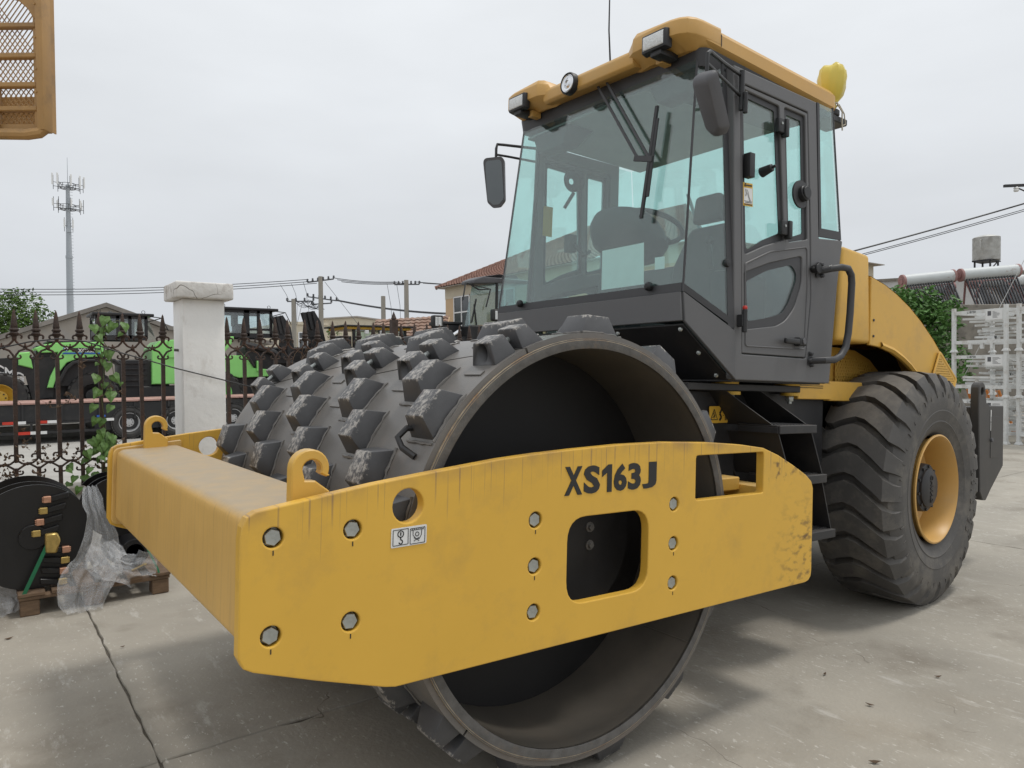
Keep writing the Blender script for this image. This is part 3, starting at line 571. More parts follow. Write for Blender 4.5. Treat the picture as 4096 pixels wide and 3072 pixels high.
# front visor between the lamp pods
MB().loft([[zs(x,y,z) for x,z in ((.875,2.272),(.855,2.285),(.853,2.340),(.868,2.362),(1.0,2.40),(1.0,2.29))] for y in (.78,1.52)]).o('roof_visor',m_roof,roof,.006,2)
for mir in (0,1):
    F=(lambda x,y,z:zs(x,2.3-y,z)) if mir else (lambda x,y,z:zs(x,y,z))
    pod=MB(); C_=[(.818,.56),(.822,.50),(.834,.455),(.858,.42),(.895,.402),(.94,.3965),(1.08,.3965)]
    a=C_+[(1.08,.86),(.875,.86),(.85,.80),(.826,.755)]; hi=C_+[(1.08,.80),(.875,.80),(.85,.78),(.826,.752)]
    lo=[(.925,.58),(.928,.52),(.935,.48),(.948,.455),(.965,.443),(.985,.4395),(1.08,.4395),(1.08,.87),(.945,.875),(.94,.80),(.93,.755)]
    tp=[(x+.018,y+(.015 if y<.6 else -.01)) for x,y in hi]
    pod.loft([[F(x,y,2.275 if y<.85 else 2.29) for x,y in lo],[F(x,y,2.322) for x,y in a],[F(x,y,2.392) for x,y in hi],[F(x,y,2.412+(.012 if .7<y<.79 else 0)) for x,y in tp]])
    pd=pod.o('lamp_pod',m_roof,roof,.004,2,26)
    zo=.012
    lm=MB().loft([[F(.842,.50,2.257+zo),F(.842,.672,2.257+zo),F(.842,.672,2.358+zo),F(.842,.50,2.358+zo)],[F(.796,.508,2.262+zo),F(.796,.664,2.262+zo),F(.796,.664,2.352+zo),F(.796,.508,2.352+zo)]]).box(.81,.94,.545,.62,2.236+zo,2.27+zo,F).o('work_lamp',m_blk,roof,.008,2)
    MB().loft([[F(.797,.518,2.272+zo),F(.797,.654,2.272+zo),F(.797,.654,2.342+zo),F(.797,.518,2.342+zo)],[F(.789,.523,2.276+zo),F(.789,.649,2.276+zo),F(.789,.649,2.338+zo),F(.789,.523,2.338+zo)]]).o('lamp_lens',m_lens,roof,.003)
    MB().box(.88,.95,.60,.645,2.242,2.28,F).o('lamp_bracket',m_roof,roof,.003)
c=zs(.0,1.265,2.316); ax=M.Rotation(0,3,'X')
MB().lathe([(.062,.86),(.062,.83),(.057,.822),(.053,.83)],(0,c[1],c[2]),'x',32).o('horn_bezel',m_blk,roof)
MB().lathe([(.053,.832),(.05,.826),(.046,.83),(.042,.826),(.03,.828),(.018,.822),(.015,.828),(.0,.826)],(0,c[1],c[2]),'x',32).o('horn_face',m_chrome,roof)
MB().tube([zs(1.02,1.12,2.385),zs(1.02,1.12,2.445)],.017,10).o('antenna_base',m_blk,roof); MB().tube([zs(1.02,1.12,2.445),zs(1.0,1.115,2.62),zs(.985,1.10,3.1)],[.006,.005,.003],6).o('antenna',m_blk,roof)
# beacon bracket at the rear corner
MB().box(2.07,2.31,.42,.56,2.185,2.225).cyl((2.2,.46,2.225),(2.2,.46,2.262),.045,n=20).o('beacon_bracket',m_blk,cab,.006)
# papers taped inside the windshield
m_paper=mat('paper sheet',(.82,.83,.82),.7,var=.02)
MB().sheet([wf(.695,.235,.012),wf(1.0,.235,.012),wf(.975,.053,.012),wf(.667,.053,.012)],.001).o('paper_sheet',m_paper,cab)
MB().sheet([wf(.545,.159,.012),wf(.609,.160,.012),wf(.601,.108,.012),wf(.538,.107,.012)],.001).o('paper_sheet',m_paper,cab)
# inside the cab
MB().sheet([(1.0,.45,2.195),(1.0,1.85,2.195),(2.04,1.85,2.185),(2.04,.45,2.185)],.015).o('headliner',m_int,cab)
for y0,y1,d in ((.50,.80,.10),(1.45,1.80,.12)): MB().loft([[(.99,y0,2.19),(1.22,y0,2.19),(1.22,y1,2.19),(.99,y1,2.19)],[(1.01,y0+.05,2.19-d),(1.12,y0+.05,2.19-d),(1.12,y1-.05,2.19-d),(1.01,y1-.05,2.19-d)]]).o('sun_visor',m_intd,cab,.01)
cs=MB().loft([[(1.02,.97,.66),(1.2,.97,.66),(1.2,1.23,.66),(1.02,1.23,.66)],[(1.04,1.0,1.30),(1.17,1.0,1.30),(1.17,1.2,1.30),(1.04,1.2,1.30)]]).o('steering_column',m_intd,cab,.02)
MB().loft([[V((1.17,1.1,1.455))+V((-.16*r*cos(t)-.06*u,.26*r*sin(t),.05*r*cos(t)+.13*u)) for t in [2*pi*i/24 for i in range(24)]] for r,u in ((.75,-.75),(1,-.3),(1,.1),(.93,.5),(.75,.85),(.35,1.08))]).o('dashboard',m_intd,cab)
sw=V((1.36,1.1,1.55)); sa,sb=V((.9,0,-.33)).normalized()*.19,V((0,.19,0))
MB().tube([sw+sa*cos(t)+sb*sin(t) for t in [2*pi*i/32 for i in range(33)]],.016,8).tube([sw-sa,sw,sw+sa],.014,6).tube([sw,V((1.28,1.1,1.40))],.03,8).o('steering_wheel',m_blk,cab)
seat=MB().loft([[(1.5,.88,1.02),(2.0,.88,1.02),(2.0,1.42,1.02),(1.5,1.42,1.02)],[(1.48,.9,1.14),(2.0,.9,1.12),(2.0,1.4,1.12),(1.48,1.4,1.14)]]).o('seat',m_intd,cab,.05,3)
MB().loft([[(1.82,.9,1.1),(1.96,.9,1.1),(1.96,1.4,1.1),(1.82,1.4,1.1)],[(1.86,.92,1.4),(2.0,.92,1.4),(2.0,1.38,1.4),(1.86,1.38,1.4)],[(1.94,1.0,1.66),(2.03,1.0,1.66),(2.03,1.3,1.66),(1.94,1.3,1.66)]]).o('seat_back',m_intd,cab,.04,3)
MB().loft([[(1.93,1.02,1.68),(2.02,1.02,1.68),(2.02,1.28,1.68),(1.93,1.28,1.68)],[(1.93,1.05,1.86),(2.0,1.05,1.86),(2.0,1.25,1.86),(1.93,1.25,1.86)]]).o('headrest',m_intd,cab,.03,3)
MB().box(1.55,1.95,.70,.82,.95,1.28).o('control_box',m_intd,cab,.03,2)
MB().tube([(1.5,.76,1.28),(1.49,.77,1.42)],.012,8).ball((1.49,.77,1.44),.025,10).o('control_lever',m_blk,cab)
MB().lathe([(.075,-.02),(.075,.02),(.02,.03)],(1.36,1.80,1.98),'y',20).tube([(1.36,1.80,1.9),(1.33,1.86,1.8)],.012,6).o('cab_fan',m_blk,cab)
MB().box(1.33,1.40,1.80,1.86,1.50,1.62).tube([(1.37,1.80,1.56),(1.44,1.78,1.48),(1.50,1.78,1.52)],.016,6).o('extinguisher_bracket',m_blk,cab,.01)
# wipers on the glass
wi=MB().bar((.922,1.113,2.279),(.862,.733,1.764),.016,.008,(1,0,0)).bar((.922,1.049,2.289),(.862,.664,1.761),.016,.008,(1,0,0)).bar((.862,.76,1.775),(.858,.63,1.74),.03,.012,(1,0,0)).o('wiper_arm',m_cabd,cab,.002)
MB().bar((.893,.639,2.018),(.830,.672,1.444),.014,.02,(0,1,0)).bar((.885,.628,1.95),(.842,.645,1.55),.022,.008,(1,0,0)).o('wiper_blade',m_blk,cab,.002)
MB().bar((2.10,1.45,1.95),(2.125,1.30,1.55),.02,.012,(1,0,0)).o('rear_wiper',m_blk,cab)
# mirrors
ma=MB()
ma.tube([(1.165,.345,2.155),(.90,.24,2.10),(.70,.16,2.065),(.672,.150,2.045),(.668,.148,2.0),(.668,.148,1.93)],.0095,8).tube([(1.17,.345,2.05),(.95,.26,2.03),(.672,.150,2.0)],.008,8).tube([(.88,.235,2.095),(.89,.238,2.025)],.007,6).cyl((1.168,.335,1.975),(1.168,.335,2.17),.014,n=10)
ma.o('mirror_arm',m_blk,cab)
def mirror(c,rot,face):
    rot=rot*(1.08 if face else .9)
    mb=MB(); prof=rp([(-.08,.165),(.08,.165),(.08,-.125),(.03,-.165),(-.03,-.165),(-.08,-.125)],.035,5)
    rings=[]
    for x,s in ((-.045,.72),(-.04,.86),(-.02,.97),(.02,1),(.035,1)): rings.append([V(c)+rot@V((x*.8,a*s*(.70 if b<-.05 else .82),b*s*.93)) for a,b in prof])
    h=mb.loft(rings).o('mirror_housing',m_grey,cab,0,1,40)
    MB().loft([[V(c)+rot@V((x*.8,a*.80*.82,b*.88*.93)) for a,b in prof] for x in (.034,.037)]).o('mirror_glass',m_mirror,cab)
mirror((.700,.145,1.825),M.Rotation(radians(-15),3,V((.6,.8,0)))@M.Rotation(radians(-24),3,'Y')@M.Rotation(radians(14),3,'X')@M.Rotation(radians(-20),3,'Z'),0)
ma=MB().tube([(1.16,1.95,2.19),(1.0,2.12,2.225),(.96,2.14,2.225),(.945,2.13,2.19),(.945,2.13,2.10)],.0095,8).tube([(1.17,1.95,2.10),(1.02,2.10,2.145),(.945,2.13,2.15)],.008,8).o('mirror_arm',m_blk,cab)
mirror((.945,2.125,1.955),M.Rotation(radians(-140),3,'Z')@M.Rotation(radians(8),3,'Y')@M.Rotation(radians(3),3,'X'),1)
# grab bar on the rear corner
gb=MB().tube([(1.868,.325,1.255),(1.89,.27,1.265),(1.95,.24,1.277),(2.02,.24,1.278),(2.055,.24,1.245),(2.062,.24,1.20),(2.05,.24,1.03),(2.035,.24,.92),(2.01,.24,.84),(1.96,.24,.79),(1.90,.24,.768),(1.82,.25,.762),(1.79,.325,.76)],.019,12).o('grab_bar',m_cabd,cab)
for x,z in ((1.87,1.26),(1.785,.765)):
    plate('grab_bar_foot',rp([(x-.03,z-.045),(x+.03,z-.03),(x+.03,z+.04),(x-.01,z+.05)],.015,3),[],.012,m_cabd,cab,atY(.325),.002)
    for dx,dz in ((.005,.032),(-.008,-.005),(.012,-.03)): MB().cyl((x+dx,.30,z+dz),(x+dx,.32,z+dz),.010,.012,n=8).o('foot_bolt',m_cabd,cab,.002)
MB().cyl((1.80,.305,1.262),(1.80,.332,1.262),.010,n=8).cyl((1.82,.29,1.262),(1.82,.335,1.262),.028,.02,n=14).o('door_bumper',m_blk,cab,.003)
# ---- engine hood
HP=[(2.62,.893),(2.62,1.32),(2.80,1.285),(2.95,1.240),(3.13,1.17),(3.29,1.09),(3.48,.975),(3.66,.842),(3.79,.70),(3.89,.536),(3.82,.528),(3.62,.53),(3.45,.57),(3.33,.65),(3.235,.715),(3.13,.775),(3.03,.818),(2.9,.86),(2.75,.885)]
HY=((.418,1.0),(.43,1.012),(.47,1.06),(.6,1.13),(1.15,1.2),(1.7,1.13),(1.83,1.06),(1.87,1.012),(1.882,1.0))
hood=MB().loft([[(x,y,(z-.9)*sz+.9 if z>.9 else z) for x,z in HP[1:11]] for y,sz in HY],caps=False,closed=False).loft([[(x-.006,y,((z-.9)*sz+.9 if z>.9 else z)-.012) for x,z in HP[1:11]] for y,sz in HY],caps=False,closed=False).o('engine_hood',m_yel,roller,0,1,30)
for y in (.43,1.87): plate('hood_side',HP,[],.024,m_yel,hood,atY(y),.006,seg=2)
MB().box(2.235,2.63,.42,1.88,.90,1.45,lambda x,y,z:(x+(.05 if z>1 and x<2.3 else 0)-(.03 if z>1 and x>2.5 else 0),y,z+(.02 if x<2.3 and z>1 else 0))).o('hood_front',m_yel,hood,.025,3)
MB().box(2.20,2.30,.46,1.84,.92,1.47).o('hood_seal',m_cabd,hood)
MB().box(2.30,2.52,.7,1.6,1.44,1.49).o('air_intake',m_yel,hood,.02,2)
for dx,z in ((2.655,1.05),(2.655,.95)): MB().cyl((dx,.412,z),(dx,.42,z),.008,n=8).o('hood_screw',m_cabd,hood)
# arched lip above the wheel
MB().loft([[(x,y,z+dz) for x,z in HP[10:]] for y,dz in ((.414,-.004),(.40,.012),(.408,.03),(.418,.034))],caps=False,closed=False).o('wheel_arch_lip',m_yel,hood)
# wheel well and perforated panels
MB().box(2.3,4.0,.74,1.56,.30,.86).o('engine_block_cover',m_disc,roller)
def perf(name,poly,y,m,parent,d=.016,r=.0052,sl=1.0):
    xs=[p[0] for p in poly]; zs_=[p[1] for p in poly]; hol=[]
    def inside(x,z):
        c=False; k=len(poly)
        for i in range(k):
            (x0,z0),(x1,z1)=poly[i],poly[i-1]
            if (z0>z)!=(z1>z) and x<(x1-x0)*(z-z0)/(z1-z0)+x0: c=not c
        return c
    j=0; z=min(zs_)+.015
    while z<max(zs_):
        x=min(xs)+(d/2 if j%2 else 0)
        while x<max(xs):
            if all(inside(x+a,z+b) for a in (-.012,.012) for b in (-.012,.012)): hol.append(circ(x,z,r,6))
            x+=d*sl
        z+=d*.87; j+=1
    return plate(name,poly,hol,.004,m,parent,atY(y),0,sm=0)
INP=[(2.30,.64),(2.77,.64)]+[(2.77,.72)]+[(x,z) for x,z in ((2.75,.80),(2.62,.865),(2.45,.90),(2.30,.90))]
gp=perf('perforated_panel',[(2.72,.62),(3.33,.62),(3.30,.71),(3.18,.79),(3.0,.84),(2.86,.85),(2.72,.83)],.70,m_yel,roller,.024,.0078,1.3)
MB().box(2.26,3.6,.735,.75,.4,.9).o('panel_backing',m_disc,roller)  # near-black sheet standing in for the shaded void of the wheel well
MB().loft([[(x,y,z) for x,z in ((2.3,.62),(3.40,.62),(3.36,.73),(3.2,.83),(3.0,.885),(2.8,.895),(2.3,.90))] for y in (.715,.73)]).o('wheel_well_panel',m_yel,roller,.004)
sl_=MB().box(1.975,2.34,.50,.53,.548,.645).o('sill_panel',m_yel,roller,.004)
MB().box(2.34,2.80,.52,.56,.54,.66).o('sill_panel',m_yel,roller,.004)
mb=MB()
for i in range(22):
    for j in range(2): mb.cyl((1.99+.0115*i,.499,.628-.012*j),(1.99+.0115*i,.4985,.628-.012*j),.0038,n=6)
tag(mb.o('vent_holes',m_ink,sl_),None,None,kind='stuff')
TG=[(3.541,.879),(3.792,.709),(3.749,.625),(3.44,.70)]
tg=perf('rear_grille',rp(TG,.02,3),.404,m_yel,hood,.019,.0062,1.0)
plate('grille_shade_sheet',rp(TG,.02,3),[],.002,m_disc,hood,atY(.4115),0)  # flat black sheet, paints the shade behind the grille holes
plate('grille_frame',rp([(3.545,.905),(3.82,.712),(3.765,.60),(3.42,.69)],.025,3),[rp(TG,.02,3)],.012,m_yel,hood,atY(.404),.004)
# ---- rear ballast
cw=MB().loft([[(4.25,y,z) for y,z in ((.46,.51),(1.84,.51),(1.84,-.15),(.46,-.15))],[(4.665,y,z) for y,z in ((.46,.51),(1.84,.51),(1.84,.05),(.46,.05))]]).o('rear_ballast',m_ball,roller,.01,2)
for y in (.43,1.87):
    ep=plate('lifting_plate',[(4.20,.50),(4.20,.64)]+arc(4.26,.64,.06,180,30,8)+[(4.34,.55),(4.40,.522),(4.665,.522),(4.675,.05),(4.44,-.13),(4.36,-.20),(4.30,-.195),(4.25,-.13)],[circ(4.265,.63,.030,20)],.06,m_ball,roller,atY(y),.006)
    if y<1:
        plate('access_cover',rp([(4.42,.44),(4.58,.44),(4.58,.12),(4.42,.12)],.004,2),[],.004,m_ball,ep,atY(.3985),.001)
        MB().cyl((4.43,.385,.26),(4.43,.40,.26),.016,n=12).o('cover_knob',m_grey,ep,.002); MB().box(4.412,4.425,.3965,.3985,.40,.49).box(4.414,4.422,.3965,.3985,.33,.395).o('white_label',m_white,ep)
# yellow bag tied over the beacon
bag=MB(); c=V((2.2,.46,0)); rb=random.Random(3); n=28
prof=[(.012,2.262),(.030,2.282),(.022,2.298),(.046,2.325),(.066,2.36),(.077,2.41),(.081,2.46),(.074,2.50),(.05,2.522),(.02,2.53),(.006,2.531)]
ph=[rb.uniform(0,6.28) for _ in range(6)]
rings=[]
for i,(r,z) in enumerate(prof):
    rings.append([c+V((r*cos(t)*(1+.04*sin(5*t+ph[0]+i*.5)+.045*sin(11*t+ph[1]-i*.4)+.03*sin(7*t+i*1.3)),r*sin(t)*(1+.04*sin(5*t+ph[0]+i*.5)+.045*sin(11*t+ph[1]-i*.4)+.03*sin(7*t+i*1.3)),z+.01*sin(4*t+ph[2]+i)*(1 if 3<i<9 else 0))) for t in [2*pi*k/n for k in range(n)]])
bg_=empty('beacon_cover',(0,0,.860),(0,radians(2.3),0)); tag(bg_,'bright yellow plastic bag tied over the beacon at the rear corner of the roller roof','bag')
bag.loft(rings).o('bag',m_bag,bg_,0,1,70)
m_cord=mat('pale cord',(.5,.45,.36),.8)
MB().tube([c+V((.034*cos(t),.034*sin(t),2.296+.004*sin(3*t))) for t in [2*pi*k/14 for k in range(15)]],.005,6).tube([c+V((.0,-.035,2.295)),c+V((.03,-.05,2.25)),c+V((.03,-.05,2.18)),c+V((.035,-.05,2.14))],.004,6).tube([c+V((.02,-.035,2.295)),c+V((.07,-.04,2.25)),c+V((.085,-.04,2.19)),c+V((.05,-.045,2.175))],.004,6).o('tie_cord',m_cord,bg_)
# ================================================================ GROUND
def conc_mat():
    m=mat('yard concrete',(.335,.309,.262),.88,var=.16,sc_=1.1,bump=.25,bs=55); t=m.node_tree; N=t.nodes.new; L=t.links.new; b=t.nodes['Principled BSDF']; cur=b.inputs['Base Color'].links[0].from_socket
    g=N('ShaderNodeNewGeometry')
    def nz(scale,st=(1,1,1),det=6,loc=(0,0,0),ro=.6):
        mp=N('ShaderNodeMapping'); mp.inputs['Scale'].default_value=st; mp.inputs['Location'].default_value=loc; L(g.outputs['Position'],mp.inputs[0])
        n=N('ShaderNodeTexNoise'); n.inputs['Scale'].default_value=scale; n.inputs['Detail'].default_value=det; n.inputs['Roughness'].default_value=ro; L(mp.outputs[0],n.inputs['Vector']); return n.outputs[0]
    def rg(x,a,b_,c=0,d=1):
        n=N('ShaderNodeMapRange'); L(x,n.inputs[0])
        for i,q in enumerate((a,b_,c,d)): n.inputs[i+1].default_value=q
        return n.outputs[0]
    def mul(a,b_):
        n=N('ShaderNodeMath'); n.operation='MULTIPLY'; L(a,n.inputs[0]); L(b_,n.inputs[1]); return n.outputs[0]
    def mix(fac,c,cur):
        mx=N('ShaderNodeMix'); mx.data_type='RGBA'; L(fac,mx.inputs['Factor']); L(cur,mx.inputs['A']); mx.inputs['B'].default_value=[*c,1]; return mx.outputs['Result']
    cur=mix(rg(nz(.8,det=8,loc=(4,2,0)),.48,.72,0,.6),(.45,.415,.35),cur)        # pale worn areas
    cur=mix(rg(nz(1.6,det=8,loc=(9,5,0)),.52,.70,0,.65),(.19,.165,.13),cur)       # grime
    cur=mix(rg(nz(9,(1,.25,1),8,(1,8,0),.75),.57,.68,0,.55),(.55,.53,.49),cur)    # scrape marks
    cur=mix(mul(rg(nz(46,(1,.4,1),3,(5,1,0),.75),.61,.67,0,.85),rg(nz(1.3,loc=(2,2,0)),.38,.55)),(.56,.54,.49),cur)   # exposed aggregate flecks
    cur=mix(rg(nz(45,(1,1,1),5,(7,3,0),.8),.68,.75,0,.55),(.09,.08,.07),cur)        # pits
    cur=mix(rg(nz(.55,det=4,loc=(1.2,6.1,0)),.62,.75,0,.35),(.24,.19,.13),cur)      # rusty tint
    L(cur,b.inputs['Base Color']); return m
m_conc=conc_mat()
m_joint=mat('joint dirt',(.10,.088,.07),.95,var=.3,sc_=30,bump=.5,bs=60)
m_street=mat('street concrete',(.40,.385,.355),.88,var=.1,sc_=.7,dirt=(.25,.235,.21),da=.5,ds=.5)
g_=MB().box(-900,1100,-600,1500,-3,-.45).o('ground',m_street); tag(g_,None,None,kind='structure')
MB().box(-60,60,25.2,120,-.45,-.05).o('far_yard',m_street)['kind']='structure'
yard=MB().box(-40,70,-40,5.25,-.44,-.012).box(9,70,5.25,40,-.44,-.012).o('yard',m_joint); yard['kind']='structure'
rs=random.Random(5)
def rough_edge(x0,x1,y0,y1):
    pts=[]
    for (a,b) in (((x0,y0),(x1,y0)),((x1,y0),(x1,y1)),((x1,y1),(x0,y1)),((x0,y1),(x0,y0))):
        d=hypot(b[0]-a[0],b[1]-a[1]); near=abs(a[0])<9 and abs(b[0])<9 and a[1]>-6; n=max(1,int(d/(.09 if near else .6)))
        for i in range(n): j=rs.uniform(-.006,.006) if near else 0; j+=(rs.random()<.06)*near*-.012; t=i/n; nx,ny=(b[1]-a[1])/d,-(b[0]-a[0])/d; pts.append((a[0]+(b[0]-a[0])*t+nx*j,a[1]+(b[1]-a[1])*t+ny*j))
    return pts
XJ=[-39,-20,-14,-7.65,-1.275,5.09,11.4,17.8,24.2,32,45,69]; 
for i in range(len(XJ)-1):
    yj=[-39,-20,-9,-2.9,1.19,5.22] if XJ[i]<5 else ([-39,-20,-9,-2.2,2.08,6.3,10.5,16,25,39] if XJ[i]>9 else [-39,-20,-9,-2.2,2.08,5.22])
    for j in range(len(yj)-1):
        e=rough_edge(XJ[i]+.004,XJ[i+1]-.004,yj[j]+.004,yj[j+1]-.004); dz=rs.uniform(-.003,.0)
        MB().loft([[(x,y,-.05) for x,y in e],[(x,y,-.006+dz) for x,y in e],[(x+(.004 if x<XJ[i]+1 else -.004),y+(.004 if y<yj[j]+1 else -.004),dz) for x,y in e]]).o('concrete_slab',m_conc,yard,sm=0)
# small litter on the slabs
m_leaf_dead=mat('dead leaf',(.09,.055,.03),.8,var=.4,sc_=20)
for k,(x,y) in enumerate(((1.5,.05),(1.35,-.25),(.9,-.5),(.3,-.35),(1.9,-.3),(-1.2,2.6),(-1.7,3.15))):
    s=rs.uniform(.012,.024); a=rs.uniform(0,6); MB().sheet([V((x,y,.004))+M.Rotation(a,3,'Z')@V(p) for p in ((-s,0,.004),(0,-s*.4,0),(s,0,.006),(0,s*.45,.002))],.0015).o('leaf_litter',m_leaf_dead,yard)
# ================================================================ WALL, PILLAR, FENCE
m_wall=mat('whitewashed wall',(.72,.73,.73),.85,var=.06,sc_=3,bump=.2,bs=40,dirt=(.36,.33,.29),da=.7,ds=2.2)
m_cop=mat('coping concrete',(.40,.37,.32),.9,var=.15,sc_=6,bump=.3,bs=50)
m_pil=mat('painted pillar',(.86,.855,.83),.75,var=.04,sc_=2.5,bump=.35,bs=18,dirt=(.45,.40,.34),da=.4,ds=4,dst=(2,2,1),dth=.56)
m_pilcap=mat('cracked cap paint',(.72,.705,.675),.8,var=.1,sc_=5,bump=.6,bs=22,dirt=(.22,.17,.13),da=.8,ds=6)
def cracks(m,scale,w,c):
    t=m.node_tree; N=t.nodes.new; L=t.links.new; b=t.nodes['Principled BSDF']; cur=b.inputs['Base Color'].links[0].from_socket
    tc=N('ShaderNodeTexCoord'); n=N('ShaderNodeTexNoise'); n.inputs['Scale'].default_value=5; L(tc.outputs['Object'],n.inputs['Vector'])
    mx=N('ShaderNodeMix'); mx.data_type='VECTOR'; mx.inputs['Factor'].default_value=.22; L(tc.outputs['Object'],mx.inputs['A']); L(n.outputs['Color'],mx.inputs['B'])
    v=N('ShaderNodeTexVoronoi'); v.feature='DISTANCE_TO_EDGE'; v.inputs['Scale'].default_value=scale; L(mx.outputs['Result'],v.inputs['Vector'])
    r=N('ShaderNodeMapRange'); r.inputs['From Min'].default_value=w; r.inputs['From Max'].default_value=w*.4; L(v.outputs['Distance'],r.inputs[0])
    n2=N('ShaderNodeTexNoise'); n2.inputs['Scale'].default_value=3; L(tc.outputs['Object'],n2.inputs['Vector']); r2=N('ShaderNodeMapRange'); r2.inputs['From Min'].default_value=.5; r2.inputs['From Max'].default_value=.6; L(n2.outputs[0],r2.inputs[0])
    mu=N('ShaderNodeMath'); mu.operation='MULTIPLY'; L(r.outputs[0],mu.inputs[0]); L(r2.outputs[0],mu.inputs[1])
    m2=N('ShaderNodeMix'); m2.data_type='RGBA'; L(mu.outputs[0],m2.inputs['Factor']); L(cur,m2.inputs['A']); m2.inputs['B'].default_value=[*c,1]; L(m2.outputs['Result'],b.inputs['Base Color'])
cracks(m_conc,.45,.0014,(.16,.14,.115)); cracks(m_pilcap,5,.018,(.12,.10,.08))
lw=empty('low_wall',(0,5.08,0)); tag(lw,'low whitewashed base wall under the iron fence','wall')
MB().box(-9,9,-.10,.10,-.44,.54).o('wall_body',m_wall,lw,.005); MB().box(-9,9,-.14,.14,.54,.605).o('coping',m_cop,lw,.01)
pil=empty('gate_pillar',(-.195,5.06,0)); tag(pil,'white painted concrete pillar with flat cracked cap in the fence line','pillar')
ps=MB().box(-.178,.178,-.178,.178,.0,2.165).o('shaft',m_pil,pil,.012,2); cp_=MB().box(-.243,.243,-.243,.243,2.165,2.312).o('cap',m_pilcap,pil,.018,3)
MB().tube([(-.178,-.02,1.72),(-.215,-.02,1.722)],.012,8).o('hinge_pin',m_rim,pil)
m_iron=mat('rusty cast iron',(.055,.036,.028),.7,var=.35,sc_=18,bump=.4,bs=60,dirt=(.12,.055,.03),da=.75,ds=7)
# one picket: spear, collar, side curls, flat bar, lower curls and foot
def curl(c,r,a0,a1,n=7,rad=.0085,y=0): return [(p[0],y,p[1]) for p in arc(c[0],c[1],r,a0,a1,n)]
pk=MB(); pk.lathe([(.0,2.03),(.008,2.012),(.015,1.97),(.021,1.92),(.025,1.89),(.022,1.882)],(0,0,0),'z',10).lathe([(.022,1.882),(.033,1.872),(.033,1.862),(.023,1.853),(.032,1.840),(.027,1.822),(.018,1.815),(.016,1.79)],(0,0,0),'z',10)
for s in (-1,1):
    pk.tube([(0,0,1.815),(s*.018,0,1.828)]+[(s*p[0],0,p[2]) for p in curl((.033,1.813),.017,120,-60,6)],.0082,6)
    pk.tube([(0,0,1.80),(s*.012,0,1.775),(s*.035,0,1.748),(s*.062,0,1.735),(s*.072,0,1.745)],.0090,6)
    pk.tube([(0,0,1.645),(s*.012,0,1.672),(s*.032,0,1.702),(s*.055,0,1.712),(s*.072,0,1.722)],.0090,6)
    pk.tube([(0,0,1.640),(s*.02,0,1.640)]+[(s*p[0],0,p[2]) for p in curl((.028,1.655),.014,-80,70,5)],.0075,6)
    pk.tube([(0,0,.87),(s*.018,0,.885)]+[(s*p[0],0,p[2]) for p in curl((.03,.868),.016,120,-40,5)],.0082,6)
    pk.tube([(0,0,.86),(s*.014,0,.835),(s*.04,0,.815),(s*.072,0,.812)],.0090,6)
    pk.tube([(0,0,.76),(s*.02,0,.778),(s*.05,0,.80),(s*.072,0,.812)],.0090,6)
    pk.tube([(0,0,.73),(s*.02,0,.73)]+[(s*p[0],0,p[2]) for p in curl((.03,.745),.014,-80,60,5)],.0075,6)
pk.ob((0,0,1.25),(.030,.030,.80)).ob((0,0,.69),(.028,.028,.18))
pk_o=pk.o('picket',m_iron,None,0,1,40); pkd=pk_o.data; bpy.data.objects.remove(pk_o)
ro=MB().lathe([(0,-.014),(.012,-.014),(.016,0),(.012,.014),(0,.014)],(0,0,1.733),'y',10).lathe([(0,-.012),(.014,-.01),(.014,.01),(0,.012)],(0,0,.812),'y',8)
for a in range(5): t=2*pi*a/5+.3; ro.tube([(.012*cos(t),0,1.733+.012*sin(t)),(.03*cos(t),0,1.733+.03*sin(t))],[.007,.005],5)
ro_o=ro.o('rosette',m_iron,None); rod=ro_o.data; bpy.data.objects.remove(ro_o)
def fence(name,xs,label):
    f=empty(name,(0,5.0,0)); tag(f,label,'fence','iron fence panels')
    for i,x in enumerate(xs):
        inst(pkd,'picket',f,(x,R.uniform(-.004,.004),R.uniform(-.004,.004)),(R.uniform(-.012,.012),R.uniform(-.012,.006),R.uniform(-.05,.05)))
        if i<len(xs)-1: inst(rod,'rosette',f,((x+xs[i+1])/2,0,0))
    return f
fence('iron_fence',[-3.41+.1523*k for k in range(20)],'rusty spear-topped iron fence panel to the left of the white pillar')
f2=fence('iron_fence',[.05+.1425*k for k in range(12)]+[1.84+.1425*k for k in range(30)],'rusty spear-topped iron fence panel behind the drum, right of the white pillar')
MB().ob((1.728,0,1.33),(.07,.06,1.46)).lathe([(0,2.15),(.008,2.13),(.03,2.07),(.014,2.06),(.018,2.04),(.035,2.03)],(1.728,0,0),'z',10).o('fence_post',m_iron,f2,.004)
# black cable slung along the fence and across the pillar
tag(MB().tube([(-3.6,4.97,1.55),(-2.2,4.93,1.66),(-1.67,4.90,1.72),(-1.49,4.90,1.77),(-1.29,4.92,1.80),(-1.1,4.90,1.78),(-.88,4.88,1.70),(-.44,4.86,1.56),(.18,4.84,1.39),(.5,4.9,1.31),(1.0,4.98,1.2),(1.6,5.0,1.12)],.006,6).o('cable',m_blk),'thin black cable strung along the fence and across the white pillar','cable')
